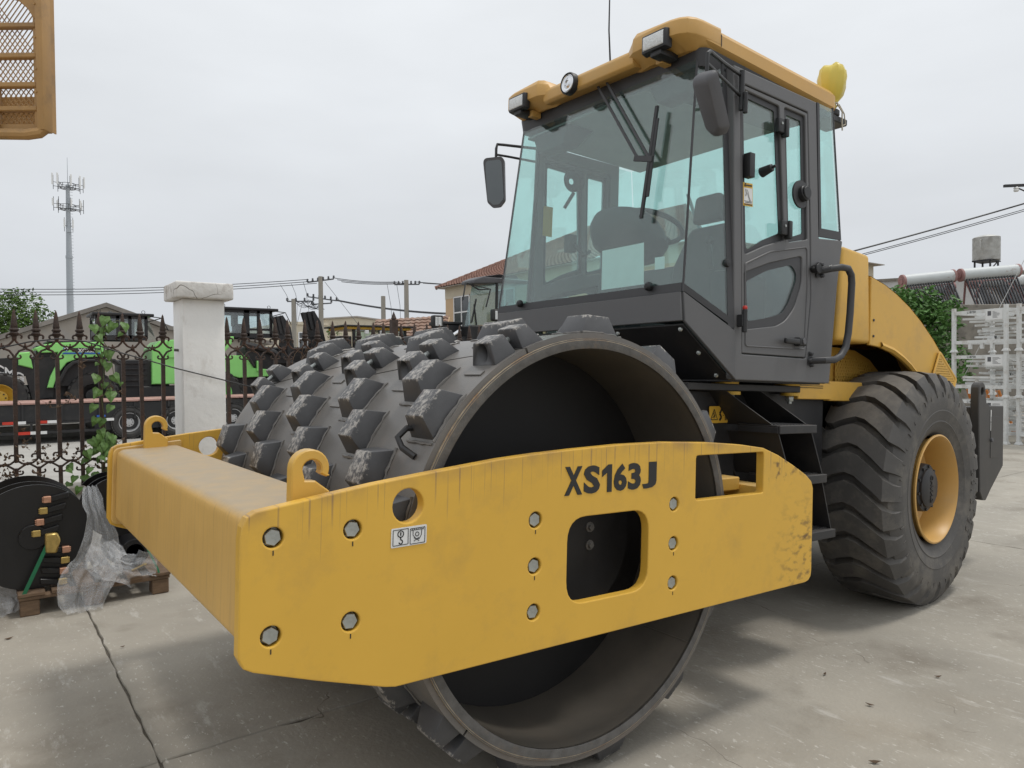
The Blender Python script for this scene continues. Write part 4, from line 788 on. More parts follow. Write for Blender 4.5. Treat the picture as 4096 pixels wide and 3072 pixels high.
# ---- bindweed
m_leaf=mat('bindweed leaf',(.10,.19,.045),.5,var=.3,sc_=25,spec=.4)
m_stem=mat('vine stem',(.10,.11,.04),.7)
m_dry=mat('dry vine',(.13,.085,.055),.85,var=.35,sc_=30)
def leaf(mb,p,n,up,s,curlv=.2):
    n=V(n).normalized(); up=V(up); up=(up-n*up.dot(n)).normalized(); sd=up.cross(n)
    P=lambda a,b,c:V(p)+(sd*a+up*b+n*c)*s
    k=len(mb.v); mb.v+=[P(0,.0,0),P(.32,.16,-curlv),P(.46,-.12,-curlv),P(.3,-.5,-curlv*.6),P(0,-1,-.15),P(-.3,-.5,-curlv*.6),P(-.46,-.12,-curlv),P(-.32,.16,-curlv),P(0,-.45,0)]
    for a,b in ((0,1),(1,2),(2,3),(3,4)): mb.f.append((k+8,k+b,k+a))
    for a,b in ((4,5),(5,6),(6,7),(7,0)): mb.f.append((k+8,k+b,k+a))
rv=random.Random(11)
vn=empty('bindweed_vine',(-.98,4.96,.6)); tag(vn,'green heart-leaved vine climbing the iron fence beside the pillar','vine')
st_=MB(); base=[(0,0,0),(-.02,-.02,.2),(.015,-.015,.45),(-.012,-.025,.7),(.012,-.02,.95),(-.015,-.025,1.15),(.03,-.03,1.33),(.12,-.02,1.36),(.2,-.03,1.30)]
st_.tube(base,.0035,5).tube([(0,0,0),(.06,-.02,.15),(.03,-.02,.35)],.003,5).tube([(-.012,-.025,.7),(.08,-.03,.9),(.06,-.02,1.1),(-.05,-.03,1.28)],.003,5); st_.o('stem',m_stem,vn)
LV=[(-1.04,1.92),(-.96,1.99),(-.9,1.94),(-.81,1.94),(-1.02,1.83),(-.94,1.71),(-.94,1.61),(-1.02,1.51),(-.91,1.51),(-1.01,1.39),(-.93,1.37),(-1.05,1.27),(-.93,1.26),(-1.04,1.16),(-.99,1.15),(-1.01,1.06),(-.93,1.02),(-1.07,.99),(-1.02,.94),(-1.11,.9)]
mb=MB()
for x,z in LV: leaf(mb,(x+.98,-.05+rv.uniform(-.02,.02),z-.6),(rv.uniform(-.5,.5),-1,rv.uniform(.1,.6)),(rv.uniform(-.7,.7),0,1),rv.uniform(.075,.10))
for k in range(55): z=rv.uniform(.0,.42); leaf(mb,(rv.gauss(0,.08+.10*(.42-z)),rv.uniform(-.08,.05),z),(rv.uniform(-.8,.8),-1,rv.uniform(0,.8)),(rv.uniform(-.8,.8),0,1),rv.uniform(.05,.085))
for k in range(16): leaf(mb,(rv.gauss(.02,.05),rv.uniform(-.05,.02),rv.uniform(.4,1.35)),(rv.uniform(-.8,.8),-1,rv.uniform(0,.8)),(rv.uniform(-.8,.8),0,1),rv.uniform(.04,.07))
mb.o('leaves',m_leaf,vn,sm=0)
dv=empty('dry_vine',(-1.4,4.95,.6)); tag(dv,'brown withered creeper hanging on the lower left of the iron fence','vine')
mb=MB(); lf=MB()
for k in range(26):
    x=rv.uniform(-.6,.5); z=rv.uniform(-.02,.35) if k<20 else rv.uniform(.6,1.2); p=V((x,rv.uniform(-.06,.03),z)); pts=[p.copy()]
    for q in range(6): p=p+V((rv.uniform(-.06,.06),rv.uniform(-.02,.02),rv.uniform(-.04,.05))); pts.append(p.copy()); leaf(lf,p,(rv.uniform(-1,1),-1,rv.uniform(-1,1)),(rv.uniform(-1,1),0,-1),rv.uniform(.014,.03),.6)
    mb.tube(pts,.002,4)
for k in range(150): leaf(lf,(-.32+rv.gauss(0,.1),rv.uniform(-.1,.0),rv.uniform(-.02,.5)*rv.random()+.02),(rv.uniform(-1,1),-1,rv.uniform(-1,1)),(rv.uniform(-1,1),0,-1),rv.uniform(.012,.035),.7)
tag(mb.o('stem',m_dry,dv),None,None,kind='stuff'); lf.o('leaves',m_dry,dv,sm=0)
dv2=empty('dry_vine',(.75,4.97,1.5)); tag(dv2,'bare brown creeper twigs on the fence right of the pillar','vine')
mb=MB()
for k in range(7):
    p=V((rv.uniform(-.08,.08),0,.25)); pts=[p.copy()]
    for q in range(7): p=p+V((rv.uniform(-.05,.06),rv.uniform(-.02,.02),-rv.uniform(.02,.1))); pts.append(p.copy())
    mb.tube(pts,.003,4)
tag(mb.o('stem',m_dry,dv2),None,None,kind='stuff')
gv=empty('green_shoot',(3.42,4.96,1.9)); tag(gv,'small green shoots poking up behind the top of the drum','plant')
mb=MB(); ms=MB()
for k in range(46): p=(rv.gauss(0,.16),rv.uniform(-.05,.05),rv.uniform(-.3,.18)); leaf(mb,p,(rv.uniform(-.8,.8),-1,rv.uniform(0,.8)),(rv.uniform(-1,1),0,1),rv.uniform(.05,.09))
for k in range(6): ms.tube([(rv.uniform(-.1,.1),0,-.6),(rv.uniform(-.15,.15),0,-.1),(rv.uniform(-.25,.25),0,.2)],.005,4)
mb.o('leaves',m_leaf,gv,sm=0); tag(ms.o('stem',m_stem,gv),None,None,kind='stuff')
# ================================================================ PALLET AND AUGERS
m_wood=mat('old pallet wood',(.16,.105,.065),.85,var=.35,sc_=9,bump=.4,bs=40,st=(1,1,6),dirt=(.07,.045,.03),da=.7,ds=5)
pa=empty('wooden_pallet',(-1.23,3.55,0)); tag(pa,'worn brown wooden pallet carrying the black augers','pallet')
for x in (-.40,-.048,.35):
    for y in (.0,.42,.86): MB().box(x,x+.105,y,y+.12,0,.10).o('block',m_wood,pa,.006)
for y in (.0,.42,.86): MB().box(-.405,.46,y-.004,y+.1,.10,.122).o('stringer_board',m_wood,pa,.003)
for x,wd in ((-.41,.145),(-.23,.1),(-.09,.1),(.06,.1),(.2,.09),(.345,.12)): MB().box(x,x+wd,-.01,.985,.1225,.1445).o('deck_board',m_wood,pa,.003)
m_bk=mat('gloss black paint',(.010,.010,.011),.3,var=.2,sc_=4,bump=.04,bs=30)
m_cop2=mat('copper tooth',(.55,.30,.20),.4,metal=.5,var=.2,sc_=30)
m_gold=mat('brass tooth',(.50,.36,.12),.35,metal=.6,var=.2,sc_=30)
def auger(c,r,ln,label,teeth,name='auger_bit',tilt=(0,0,0),turns=1.3):
    a=empty(name,c,tilt); tag(a,label,'auger','augers on the pallet')
    MB().cyl((0,-.02,0),(0,ln+.1,0),r*.24,n=24).o('core_tube',m_bk,a,.004)
    # helical flights, 12 mm plate
    n=64; fl=MB(); 
    for s0 in (0,pi):
        rg_=[]
        for i in range(n+1):
            t=s0+2*pi*turns*i/n; y=.02+ln*i/n; q=[]
            for rr,dy in ((r*.22,0),(r,0),(r,.012),(r*.22,.012)): q.append((rr*cos(t),y+dy,rr*sin(t)))
            rg_.append(q)
        fl.loft(rg_)
    fl.o('flight',m_bk,a)
    MB().lathe([(r*.2,.0),(r,.0),(r,.014),(r*.2,.014)],(0,0,0),'y',64,closed=True).o('cutting_plate',m_bk,a)
    for (x,z,d,cm) in teeth:
        h=MB().box(min(x,x+d*.1),max(x,x+d*.1),-.035,.0,z-.018,z+.018,lambda X,Y,Z:(X,Y,Z+(X-x)*.2*d)).o('tooth_holder',m_bk,a,.004)
        tm=MB().box(min(x,x-d*.042),max(x,x-d*.042),-.04,-.004,z-.02,z+.02)
        for k in (-1,0,1): tm.ball((x-d*.044,-.03,z+.012*k),.007,8)
        tm.o('cutting_tooth',cm,a,.003)
    return a
A1=auger((-1.55,3.64,.478),.333,.62,'large black auger with brass teeth lying face-on on the pallet, nearest the fence corner',[(.10-.02*k,.235-.07*k,1,(m_cop2,m_gold)[k%2]) for k in range(4)]+[(.155-.008*k,-.10-.068*k,-1,(m_cop2,m_gold)[k%2]) for k in range(4)],turns=.9)
MB().loft([[(.06,-.07,-.10),(.12,-.07,-.11),(.145,-.07,-.03),(.13,-.07,.02),(.065,-.07,.02)],[(.06,-.02,-.10),(.13,-.02,-.11),(.15,-.02,-.03),(.13,-.02,.02),(.06,-.02,.02)]]).o('pilot_bit',m_gold,A1,.008)
auger((-1.02,3.98,.56),.215,.42,'smaller black auger standing behind the bubble wrap on the pallet',[(-.02,.12,1,m_cop2),(.02,.04,1,m_cop2)],turns=.9)
hx=empty('drive_coupling',(-.95,3.80,.265)); tag(hx,'short black shaft coupling with hexagonal socket at the right end of the pallet','coupling')
mb=MB(); n=24
mb.loft([[(.058*cos(pi*i/3*6/6*1.0),-.05,.058*sin(pi*i/3)) for i in range(6)],[(.058*cos(pi*i/3),.03,.058*sin(pi*i/3)) for i in range(6)]],caps=False); mb.lathe([(.058,-.05),(.09,-.05),(.095,-.04),(.095,.3),(.13,.3),(.13,.34),(0,.34)],(0,0,0),'y',24); mb.o('socket',m_bk,hx)
MB().tube([(.05,-.08,-.09),(-.03,-.09,-.115)],.008,8).ball((.055,-.08,-.088),.014,8).o('lock_pin',m_gold,hx)
MB().lathe([(.0,.34),(.16,.34),(.16,.40),(.0,.40)],(0,0,0),'y',32).o('flange',m_bk,hx)
m_strap=mat('green strap',(.01,.14,.06),.4,var=.1)
tag(MB().bar((-1.465,3.585,.455),(-1.615,3.545,.125),.022,.002,(0,1,0)).bar((-1.615,3.545,.125),(-1.612,3.56,.10),.022,.002,(0,1,0)).o('green_strap',m_strap),'green plastic strap across the face of the large auger','strap')
tag(MB().bar((-.90,3.66,.33),(-.84,3.56,.165),.012,.002,(0,1,0)).bar((-.84,3.56,.165),(-.835,3.545,.13),.012,.002,(0,1,0)).o('green_strap',m_strap),'short green plastic strap at the right end of the pallet','strap')
def wrap_mat():
    m=bpy.data.materials.new('bubble wrap'); m.use_nodes=True; t=m.node_tree; b=t.nodes['Principled BSDF']; N=t.nodes.new; L=t.links.new
    b.inputs['Base Color'].default_value=(.72,.74,.76,1); b.inputs['Roughness'].default_value=.15; b.inputs['Specular IOR Level'].default_value=.7
    tc=N('ShaderNodeTexCoord'); v=N('ShaderNodeTexVoronoi'); v.inputs['Scale'].default_value=150; v.inputs['Randomness'].default_value=.25; L(tc.outputs['Object'],v.inputs['Vector'])
    bp=N('ShaderNodeBump'); bp.inputs['Strength'].default_value=.35; bp.inputs['Distance'].default_value=.01; L(v.outputs['Distance'],bp.inputs['Height']); L(bp.outputs[0],b.inputs['Normal'])
    r=N('ShaderNodeMapRange'); r.inputs['From Max'].default_value=.6; r.inputs['To Min'].default_value=.16; r.inputs['To Max'].default_value=.34; L(v.outputs['Distance'],r.inputs[0]); L(r.outputs[0],b.inputs['Alpha']); return m
m_wrap=wrap_mat()
def drape(name,pts,wid,label,seed,parent=None,nu=28,nv=26,fold=.022):
    # centre line with side vectors; folds run along the length
    r=random.Random(seed); ph=[r.uniform(0,6.28) for _ in range(5)]; mb=MB(); k=len(pts)-1
    def ev(t):
        i=min(int(t*k),k-1); u=t*k-i; return V(pts[i]).lerp(V(pts[i+1]),u), wid[i]*(1-u)+wid[i+1]*u
    for i in range(nv+1):
        t=i/nv; c,wd=ev(t); c2,_=ev(min(1,t+.03)); d=(c2-ev(max(0,t-.03))[0]).normalized(); sd=V((1,.08,0)); sd=(sd-d*sd.dot(d)).normalized(); n=sd.cross(d)
        for j in range(nu+1):
            s=j/nu-.5; o=fold*(sin(s*21+ph[0]+t*1.5)*.6+sin(s*37+ph[1]-t*2)*.35+sin(s*9+ph[2]+t*4)*.6)*(.5+t*.6)+.006*sin(t*30+s*11+ph[3])
            mb.v.append(c+sd*(s*wd+.012*sin(t*9+ph[4]))+n*o)
    for i in range(nv):
        for j in range(nu): a=i*(nu+1)+j; mb.f.append((a,a+1,a+nu+2,a+nu+1))
    o=mb.o(name,m_wrap,parent,sm=70); 
    if label: tag(o,label,'plastic wrap')
    return o
bw=empty('bubble_wrap',(-1.2,3.5,0)); tag(bw,'crumpled clear bubble wrap draped from the augers over the pallet to the ground','plastic wrap')
for nm,p,wd,sd_ in (('hanging_sheet',[(-.02,.22,.76),(-.01,.10,.68),(0,.045,.60),(.01,.03,.45),(-.02,.02,.28),(-.08,-.015,.17),(-.10,-.06,.05),(-.10,-.10,.012)],[.08,.12,.10,.20,.28,.32,.26,.22],1),('flat_sheet',[(.02,.2,.36),(.06,.10,.25),(.20,.04,.20),(.35,.06,.17)],[.2,.28,.26,.2],4),('loose_end',[(-.04,.06,.40),(.05,.02,.30),(.06,.01,.22),(.03,.0,.13)],[.1,.18,.16,.08],8)): drape(nm,p,wd,None,sd_,bw)
ps_=drape('plastic_scrap',[(-1.78,3.75,.16),(-1.72,3.66,.10),(-1.70,3.60,.02)],[.2,.24,.2],None,14,nu=14,nv=10); tag(ps_,'crumpled pale plastic film sticking out under the left corner of the pallet','plastic wrap')
# ================================================================ STACKED WHITE RACKS (right)
m_rack=mat('white rack paint',(.66,.67,.66),.5,var=.06,sc_=5,dirt=(.38,.33,.27),da=.5,ds=6)
m_orange=mat('orange paint',(.50,.17,.03),.55,var=.2,sc_=5)
U=V((.26,.9656,0)); Wd=V((.9656,-.26,0)); rk_ang=atan2(.26,-(-.9656))
def rack_obj(o0,tier,label,seed,topmost=False,board=True,tall=.90):
    r=random.Random(seed); root=empty('stacking_rack',V(o0)+V((0,0,tier*.90)),(0,0,atan2(-.26,.9656))); tag(root,label,'rack','stacked white steel racks')
    # local x = depth, local y = along the face
    PW,ln,dp=.062,1.075,1.15
    for x in (0,dp):
        for y in (0,ln):
            MB().box(x-PW/2,x+PW/2,y-PW/2,y+PW/2,.045,tall).loft([[(x-a,y-a,z),(x+a,y-a,z),(x+a,y+a,z),(x-a,y+a,z)] for a,z in ((.055,0),(.055,.012),(.036,.05))]).o('post',m_rack,root)
    for z in (.20,.80):
        for x in (0,dp): MB().box(x-.02,x+.02,PW/2,ln-PW/2,z-.033,z+.033).o('rail',m_rack,root)
        for y in (0,ln): MB().box(PW/2,dp-PW/2,y-.02,y+.02,z-.033,z+.033).o('rail',m_rack,root)
    # loose white brackets and bars lying in the rack
    for k in range(9):
        z=.27+.055*k+r.uniform(-.01,.01); y0,y1=r.uniform(.02,.25),r.uniform(.75,1.05); x=r.uniform(.05,.6); dz=r.uniform(-.03,.03)
        b=MB().bar((x,y0,z),(x+r.uniform(-.1,.2),y1,z+dz),.055,.042)
        for q in range(r.randrange(0,2)): yy=r.uniform(y0,y1); b.box(x-.03,x+.01,yy,yy+.05,z-.09,z-.02)
        if k%2: b.bar((x,y0,z),(x+.5,y0+r.uniform(-.1,.1),z+.01),.045,.04)
        b.o('bracket',m_rack,root)
        if k%3==0: MB().box(x-.026,x-.02,y0-.004,y0+.04,z-.02,z+.025).o('end_cap',m_ink,root)
    for y in (.25,.45,.7): MB().box(-.02,.03,y,y+.055,.06,.172).o('fork_pocket',m_rack,root)
    if board:
        MB().box(-.032,-.022,.03,.40,.60,.83).o('label_board',m_rack,root,.003); MB().box(-.036,-.033,.05,.38,.62,.81).o('label_sheet',m_white,root)
        MB().box(-.039,-.037,.27,.34,.70,.79).o('label_photo',m_grey,root)
        mb=MB()
        for q in range(7): mb.box(-.039,-.037,.20-r.uniform(0,.12),.24,.655+.02*q,.661+.02*q)
        mb.o('label_print',m_grey,root)
        text('rack_number','L18730',.062,m_ink,root,lambda a,b,d:(-.0215-d,.78-a,.778+b),.001,.001)
    return root
O1=V((14.13,3.68,0))
names=['bottom','middle','top']
for t in range(3): rack_obj(O1,t,'%s white steel rack of the near stack behind the roller ballast'%names[t],t)
O2=O1-U*1.24+Wd*.12
for t in range(3): rack_obj(O2,t,'%s white steel rack of the stack at the right edge of the picture'%names[t],10+t,board=False)
O3=O1+Wd*1.6+U*.3
for t in range(2): rack_obj(O3,t,'%s white steel rack in the row standing behind the near stack'%('lower','upper')[t],20+t,board=False)
bracket=rack_obj  # (name kept for the loop above)
ob_=MB().box(-.6,.6,-.2,.25,0,.03)
for k in range(9): ob_.tube([(-.6+.14*k,-.1,.02),(-.5+.13*k,.2,.95)],.03,6)
o_=ob_.o('orange_frame',m_orange); o_.location=(17.6,5.2,0); o_.rotation_euler=(0,0,1.0); tag(o_,'orange steel frame leaning low behind the white racks','frame')
# ================================================================ LEAFY TREES
def crown(name,parent,blobs,n,size,m,seed,elong=2.2,droop=.3):
    r=random.Random(seed); mb=MB(); tot=sum(b[3]**2 for b in blobs)
    for (x,y,z,rad) in blobs:
        for k in range(int(n*rad*rad/tot)):
            d=V((r.gauss(0,1),r.gauss(0,1),r.gauss(0,1))).normalized(); p=V((x,y,z))+d*rad*(r.random()**.35)*V((1,1,.9)).length/1.65
            u=V((r.gauss(0,1),r.gauss(0,1),r.gauss(0,.5)-droop)).normalized(); s=u.cross(V((r.gauss(0,1),r.gauss(0,1),r.gauss(0,1)))).normalized(); L_=size*r.uniform(.6,1.3); w_=L_/elong
            k0=len(mb.v); mb.v+=[p,p+u*L_*.5+s*w_*.5,p+u*L_,p+u*L_*.5-s*w_*.5]; mb.f.append((k0,k0+1,k0+2,k0+3))
    return mb.o(name,m,parent,sm=0)
def limbs(parent,h,r0,tips,m,seed):
    r=random.Random(seed); mb=MB().tube([(0,0,0),(r.uniform(-.1,.1),.05,h*.5),(0,0,h)],[r0,r0*.8,r0*.6],8)
    for t in tips: mb.tube([(0,0,h*.75),V(t)*.55+V((0,0,h*.4)),t],[r0*.45,r0*.3,r0*.1],6)
    mb.o('trunk',m,parent)
m_bark=mat('bark',(.10,.08,.06),.9,var=.3,sc_=8,bump=.5,bs=20)
m_f1=mat('broadleaf foliage',(.10,.17,.04),.6,var=.45,sc_=.8,spec=.3)
m_f2=mat('locust foliage',(.085,.185,.045),.55,var=.4,sc_=1.5,spec=.3)
rt_=random.Random(21)
tr=empty('broadleaf_tree',(.5,70.8,-.45)); tag(tr,'round green broadleaf tree beyond the loaders at far left','tree')
bl=[(-1.2,0,6.6,1.9),(.6,-.3,7.2,1.7),(1.9,.2,6.0,1.4),(2.8,.3,4.9,1.1),(-2.6,0,6.2,1.9),(0,0,5.2,2.1),(1.6,0,4.4,1.7),(-1.8,0,4.4,2.0)]+[(rt_.uniform(-3.2,2.6),rt_.uniform(-1.2,1.0),rt_.uniform(4.6,8.3),rt_.uniform(.5,.8)) for _ in range(10)]
bl=[(b[0]+.3,b[1],b[2]+.4,b[3]) for b in bl if hypot(b[0]+.4,(b[2]-5.2))<4]
crown('crown',tr,bl,9000,.30,m_f1,3); limbs(tr,4.5,.3,[(b[0],b[1],b[2]) for b in bl[:5]],m_bark,4)
tr=empty('broadleaf_tree',(3.3,72,-.45)); tag(tr,'small green tree just right of the far left broadleaf tree','tree')
bl=[(0,0,4.6,1.0),(.4,0,5.6,.9),(-.5,0,5.2,.8),(.7,0,4.0,.9)]; crown('crown',tr,bl,2200,.28,m_f1,5); limbs(tr,3.6,.15,[(0,0,5)],m_bark,6)
tr=empty('leafy_shrub',(18.6,8.1,0)); tag(tr,'dense green leafy shrub between the engine hood and the white racks','shrub')
bl=[(-.6,.2,2.9,.75),(.2,-.1,3.1,.65),(.9,-.5,2.6,.8),(1.4,-.8,3.0,.55),(.1,.0,2.0,1.0),(1.2,-.6,1.6,1.0),(-.4,.2,1.2,1.0),(.8,-.4,.8,.9),(-1.1,.5,2.3,.8)]+[(rt_.uniform(-1.2,1.6),rt_.uniform(-.8,.5),rt_.uniform(1.5,3.45),rt_.uniform(.25,.4)) for _ in range(12)]
crown('crown',tr,bl,15000,.17,m_f2,7,2.4,.5); limbs(tr,1.4,.09,[(b[0],b[1],b[2]) for b in bl[:6]],m_bark,8)
tr=empty('young_tree',(12.8,33,-.05)); tag(tr,'thin young tree top in front of the beige factory','tree')
crown('crown',tr,[(0,0,3.6,.4),(.2,0,3.0,.5),(-.2,0,2.4,.5)],260,.16,m_f1,9); limbs(tr,3.4,.05,[(0,0,3.9),(.3,0,3.2)],m_bark,9)
# ================================================================ LOW BUILDING WITH SOLAR HEATERS AND TANK
m_par=mat('weathered parapet',(.24,.22,.19),.9,var=.25,sc_=2,bump=.3,bs=20,dirt=(.10,.09,.08),da=.6,ds=3)
m_offw=mat('off white plaster',(.55,.56,.56),.85,var=.05,sc_=1,dirt=(.3,.28,.26),da=.4,ds=1)
lb=empty('low_building',(25.5,8.5,0)); tag(lb,'low concrete building carrying the solar water heaters','building')
ang=atan2(7.35-9.01,26.12-23.87)
Rb=M.Rotation(ang,3,'Z')
B3=lambda x,y,z:Rb@V((x,y,0))+V((0,0,z))
MB().box(-3.2,9,-.6,7,0,3.25,B3).o('wall',m_par,lb); MB().box(-3.3,9.1,-.7,-.45,3.22,3.55,B3).o('parapet',m_par,lb,.02); MB().box(-3.3,-3.05,-.45,7,3.22,3.5,B3).o('parapet',m_par,lb,.02)
m_tank=mat('rusty white tank',(.55,.58,.58),.45,var=.06,sc_=3,dirt=(.22,.08,.02),da=.95,ds=3.2,dst=(1,1,1),dth=.58)
m_pink=mat('faded pink frame',(.36,.20,.19),.7,var=.2,sc_=5,dirt=(.16,.07,.04),da=.6,ds=4)
m_vac=mat('vacuum tube glass',(.02,.022,.026),.12,var=.3,sc_=5,spec=.8)
def solar(p0,p1,label,nt=18):
    p0,p1=V(p0),V(p1); d=(p1-p0); ln=d.length; d.normalize(); root=empty('solar_water_heater',p0); tag(root,label,'water heater','solar water heaters on the low roof')
    nrm=V((d.y,-d.x,0)).normalized(); 
    if nrm.dot(V((-1,-1,0)))<0: nrm=-nrm
    dn=V((0,0,-1)); base=-(p0.z-3.28)
    MB().cyl((0,0,0),d*ln,.215,n=28).o('tank',m_tank,root,0)
    for q in (0,1): e=d*(ln*q); s=1 if q else -1; MB().cyl(e-d*.02*s,e+d*.06*s,.228,n=28).cyl(e+d*.06*s,e+d*.09*s,.12,n=20).o('end_cap',m_pink,root,.01)
    for k in range(nt):
        a=d*(ln*(.06+.88*k/(nt-1))); t0=a+nrm*.12+V((0,0,-.16)); t1=a+nrm*.72+V((0,0,base+.12)); MB().cyl(t0,t1,.03,n=8).o('vacuum_tube',m_vac,root)
    for q in (.08,.92):
        a=d*(ln*q); MB().bar(a+V((0,0,-.2)),a-nrm*.15+V((0,0,base)),.05,.05).bar(a+V((0,0,-.2)),a+nrm*.78+V((0,0,base)),.05,.05).bar(a-nrm*.1+V((0,0,base+.3)),a+nrm*.55+V((0,0,base+.3)),.04,.04).o('frame_leg',m_pink,root)
    MB().bar(d*(ln*.08)+nrm*.17+V((0,0,-.27)),d*(ln*.92)+nrm*.17+V((0,0,-.27)),.05,.05).bar(d*(ln*.08)+nrm*.74+V((0,0,base+.1)),d*(ln*.92)+nrm*.74+V((0,0,base+.1)),.05,.05).bar(d*(ln*.08)+nrm*.45+V((0,0,base*.6)),d*(ln*.3)+nrm*.2+V((0,0,-.3)),.04,.04).bar(d*(ln*.92)+nrm*.45+V((0,0,base*.6)),d*(ln*.7)+nrm*.2+V((0,0,-.3)),.04,.04).o('frame_rail',m_pink,root)
solar((23.95,10.22,4.47),(25.31,9.21,4.63),'rust-streaked white solar water heater, the left one on the low roof')
solar((25.56,9.03,4.66),(27.10,7.89,4.80),'rust-streaked white solar water heater, the middle one on the low roof')
solar((27.3,9.3,4.55),(28.8,8.2,4.6),'white solar water heater at the right edge, set back on the low roof')
solar((25.9,11.2,4.4),(27.4,10.1,4.45),'white solar water heater half hidden behind the first two')
m_steel=mat('ribbed steel tank',(.50,.50,.48),.5,metal=.2,var=.12,sc_=3,dirt=(.2,.18,.15),da=.5,ds=2)
wt=empty('water_tank',(45.4,15.6,0)); tag(wt,'ribbed steel water tank on a stand on the far roof','water tank')
pr=[(0,9.12),(.35,9.08),(.66,8.98),(.70,8.94)]
for k in range(18): z=8.94-k*.072; pr+=[(.70,z-.015),(.675,z-.03),(.675,z-.045),(.70,z-.06)]
pr+=[(.70,7.64),(0,7.64)]
MB().lathe(pr,(0,0,0),'z',36).o('tank_body',m_steel,wt); 
for x,y in ((-.55,-.4),(.55,-.4),(-.55,.4),(.55,.4)): MB().bar((x,y,7.0),(x,y,7.64),.08,.08).o('stand_leg',m_frame,wt)
MB().box(-.68,.68,-.5,.5,7.55,7.63).bar((-.55,-.4,7.0),(.55,-.4,7.6),.05,.05).o('stand_frame',m_frame,wt); MB().tube([(-.7,0,8.75),(-.85,0,8.75),(-.85,0,8.3)],.03,6).o('inlet_pipe',m_steel,wt)
wb=empty('white_building',(46,18,0)); tag(wb,'long pale flat-roofed building behind the shrub and water tank','building')
MB().box(0,20,-16,8,-.45,6.95,lambda x,y,z:tuple(M.Rotation(.44,3,'Z')@V((x,y,z)))).o('wall',m_offw,wb); MB().box(-.15,20,-16.15,8.15,6.95,7.1,lambda x,y,z:tuple(M.Rotation(.44,3,'Z')@V((x,y,z)))).o('roof_edge',m_par,wb)
MB().tube([(-1.2,6.2,7.0),(-1.4,6.3,8.0)],.03,6).o('vent_pipe',m_frame,wb)
# wires and pole on the right
def wire(name,p,q,sag,r,label,m=m_blk,n=16,grp=None):
    p,q=V(p),V(q); o=MB().tube([p.lerp(q,i/n)-V((0,0,sag*4*(i/n)*(1-i/n))) for i in range(n+1)],r,5).o(name,m); return tag(o,label,'power line',grp)
D_=V((21.51,5.83,6.01))-V((17.71,8.61,4.84))
for nm,dz,rr in (('upper thick',0,.022),('middle thin',-.12,.010),('lower thin',-.155,.010)):
    a=V((17.71,8.61,4.84+dz))-D_*1.6; b=V((21.51,5.83,6.01+dz*1.35))+D_*.16
    wire('overhead_wire',a,b,.12,rr,'%s black power line running up to the right edge of the sky'%nm,grp='power lines right of the roller')
up_=empty('utility_pole',(22.55,5.25,0)); tag(up_,'concrete utility pole at the right edge, only its steel cross-arm end in view','utility pole')
MB().cyl((0,0,0),(0,0,9),.16,.11,n=14).o('shaft',m_cop,up_); MB().bar((-1.45,.92,6.48),(1.2,-.8,6.62),.07,.07).o('cross_arm',m_frame,up_)
for t in (-1.15,): MB().lathe([(0,0),(.05,0),(.07,.03),(.05,.06),(.07,.09),(.04,.13),(0,.14)],(t,.73,6.33),'z',12).o('insulator',m_white,up_); MB().tube([(t+.1,.7,6.42),(t+.5,.4,6.2),(t+.9,.1,6.25)],.02,5).o('jumper_lead',m_blk,up_)
MB().bar((-.75,.55,5.93),(-.55,.4,5.97),.07,.1).o('wire_clamp',m_blk,up_)
wire('guy_wire',(22.5,5.28,6.4),(19.6,6.6,1.2),0,.008,'thin pale stay wire crossing in front of the solar heaters',m_steel)
# ================================================================ FAR BUILDINGS
m_cream=mat('cream render',(.55,.49,.38),.85,var=.05,sc_=.6,dirt=(.40,.34,.26),da=.3,ds=.4)
m_beige=mat('beige render',(.56,.40,.25),.85,var=.06,sc_=.6)
m_greyr=mat('stained grey render',(.36,.325,.285),.9,var=.1,sc_=.7,dirt=(.30,.30,.31),da=.6,ds=.5)
m_tile=mat('red clay tile',(.23,.125,.095),.85,var=.35,sc_=2.2,bump=.4,bs=8,dirt=(.30,.20,.15),da=.5,ds=1.5)
m_tile2=mat('faded clay tile',(.27,.17,.125),.85,var=.35,sc_=2.2,bump=.4,bs=8,dirt=(.36,.31,.26),da=.6,ds=1.5)
m_wfr=mat('white window frame',(.70,.70,.70),.5,var=.03)
m_wgl=mat('dark window glass',(.05,.055,.06),.1,var=.3,sc_=.5,spec=.8)
def tiled(name,parent,a,b,c,d,m,du=.30,dv=.34):
    # a,b lower edge, d,c upper edge: overlapping rows of half-round tiles
    a,b,c,d=map(V,(a,b,c,d)); nu=max(2,int((b-a).length/du)); nv=max(2,int((d-a).length/dv)); n=(b-a).cross(d-a).normalized(); n=n if n.z>0 else -n; mb=MB()
    P=lambda u,v:(a.lerp(b,u)).lerp(d.lerp(c,u),v); ns=nu*4
    for j in range(nv):
        for e,(v,h) in enumerate(((j/nv,.05),((j+1)/nv,.0))):
            for i in range(ns+1): mb.v.append(P(i/ns,v)+n*(h+.045*(.5-.5*cos(2*pi*i/4))))
        o=len(mb.v)-2*(ns+1)
        for i in range(ns): mb.f.append((o+i,o+i+1,o+ns+1+i+1,o+ns+1+i))
        if j:
            for i in range(ns): mb.f.append((o-(ns+1)+i,o+i,o+i+1,o-(ns+1)+i+1))
    o_=mb.o(name,m,parent,sm=60); tag(o_,None,None,kind='stuff'); return o_
hs_=empty('tiled_house',(21.7,36.75,-.05)); tag(hs_,'two-storey beige house with red tiled hip roof behind the cab','house')
MB().box(0,13,-20,0,0,6.02).o('wall',m_beige,hs_); MB().box(-.02,13.02,-20.02,.02,6.02,6.72).o('frieze',m_cream,hs_)
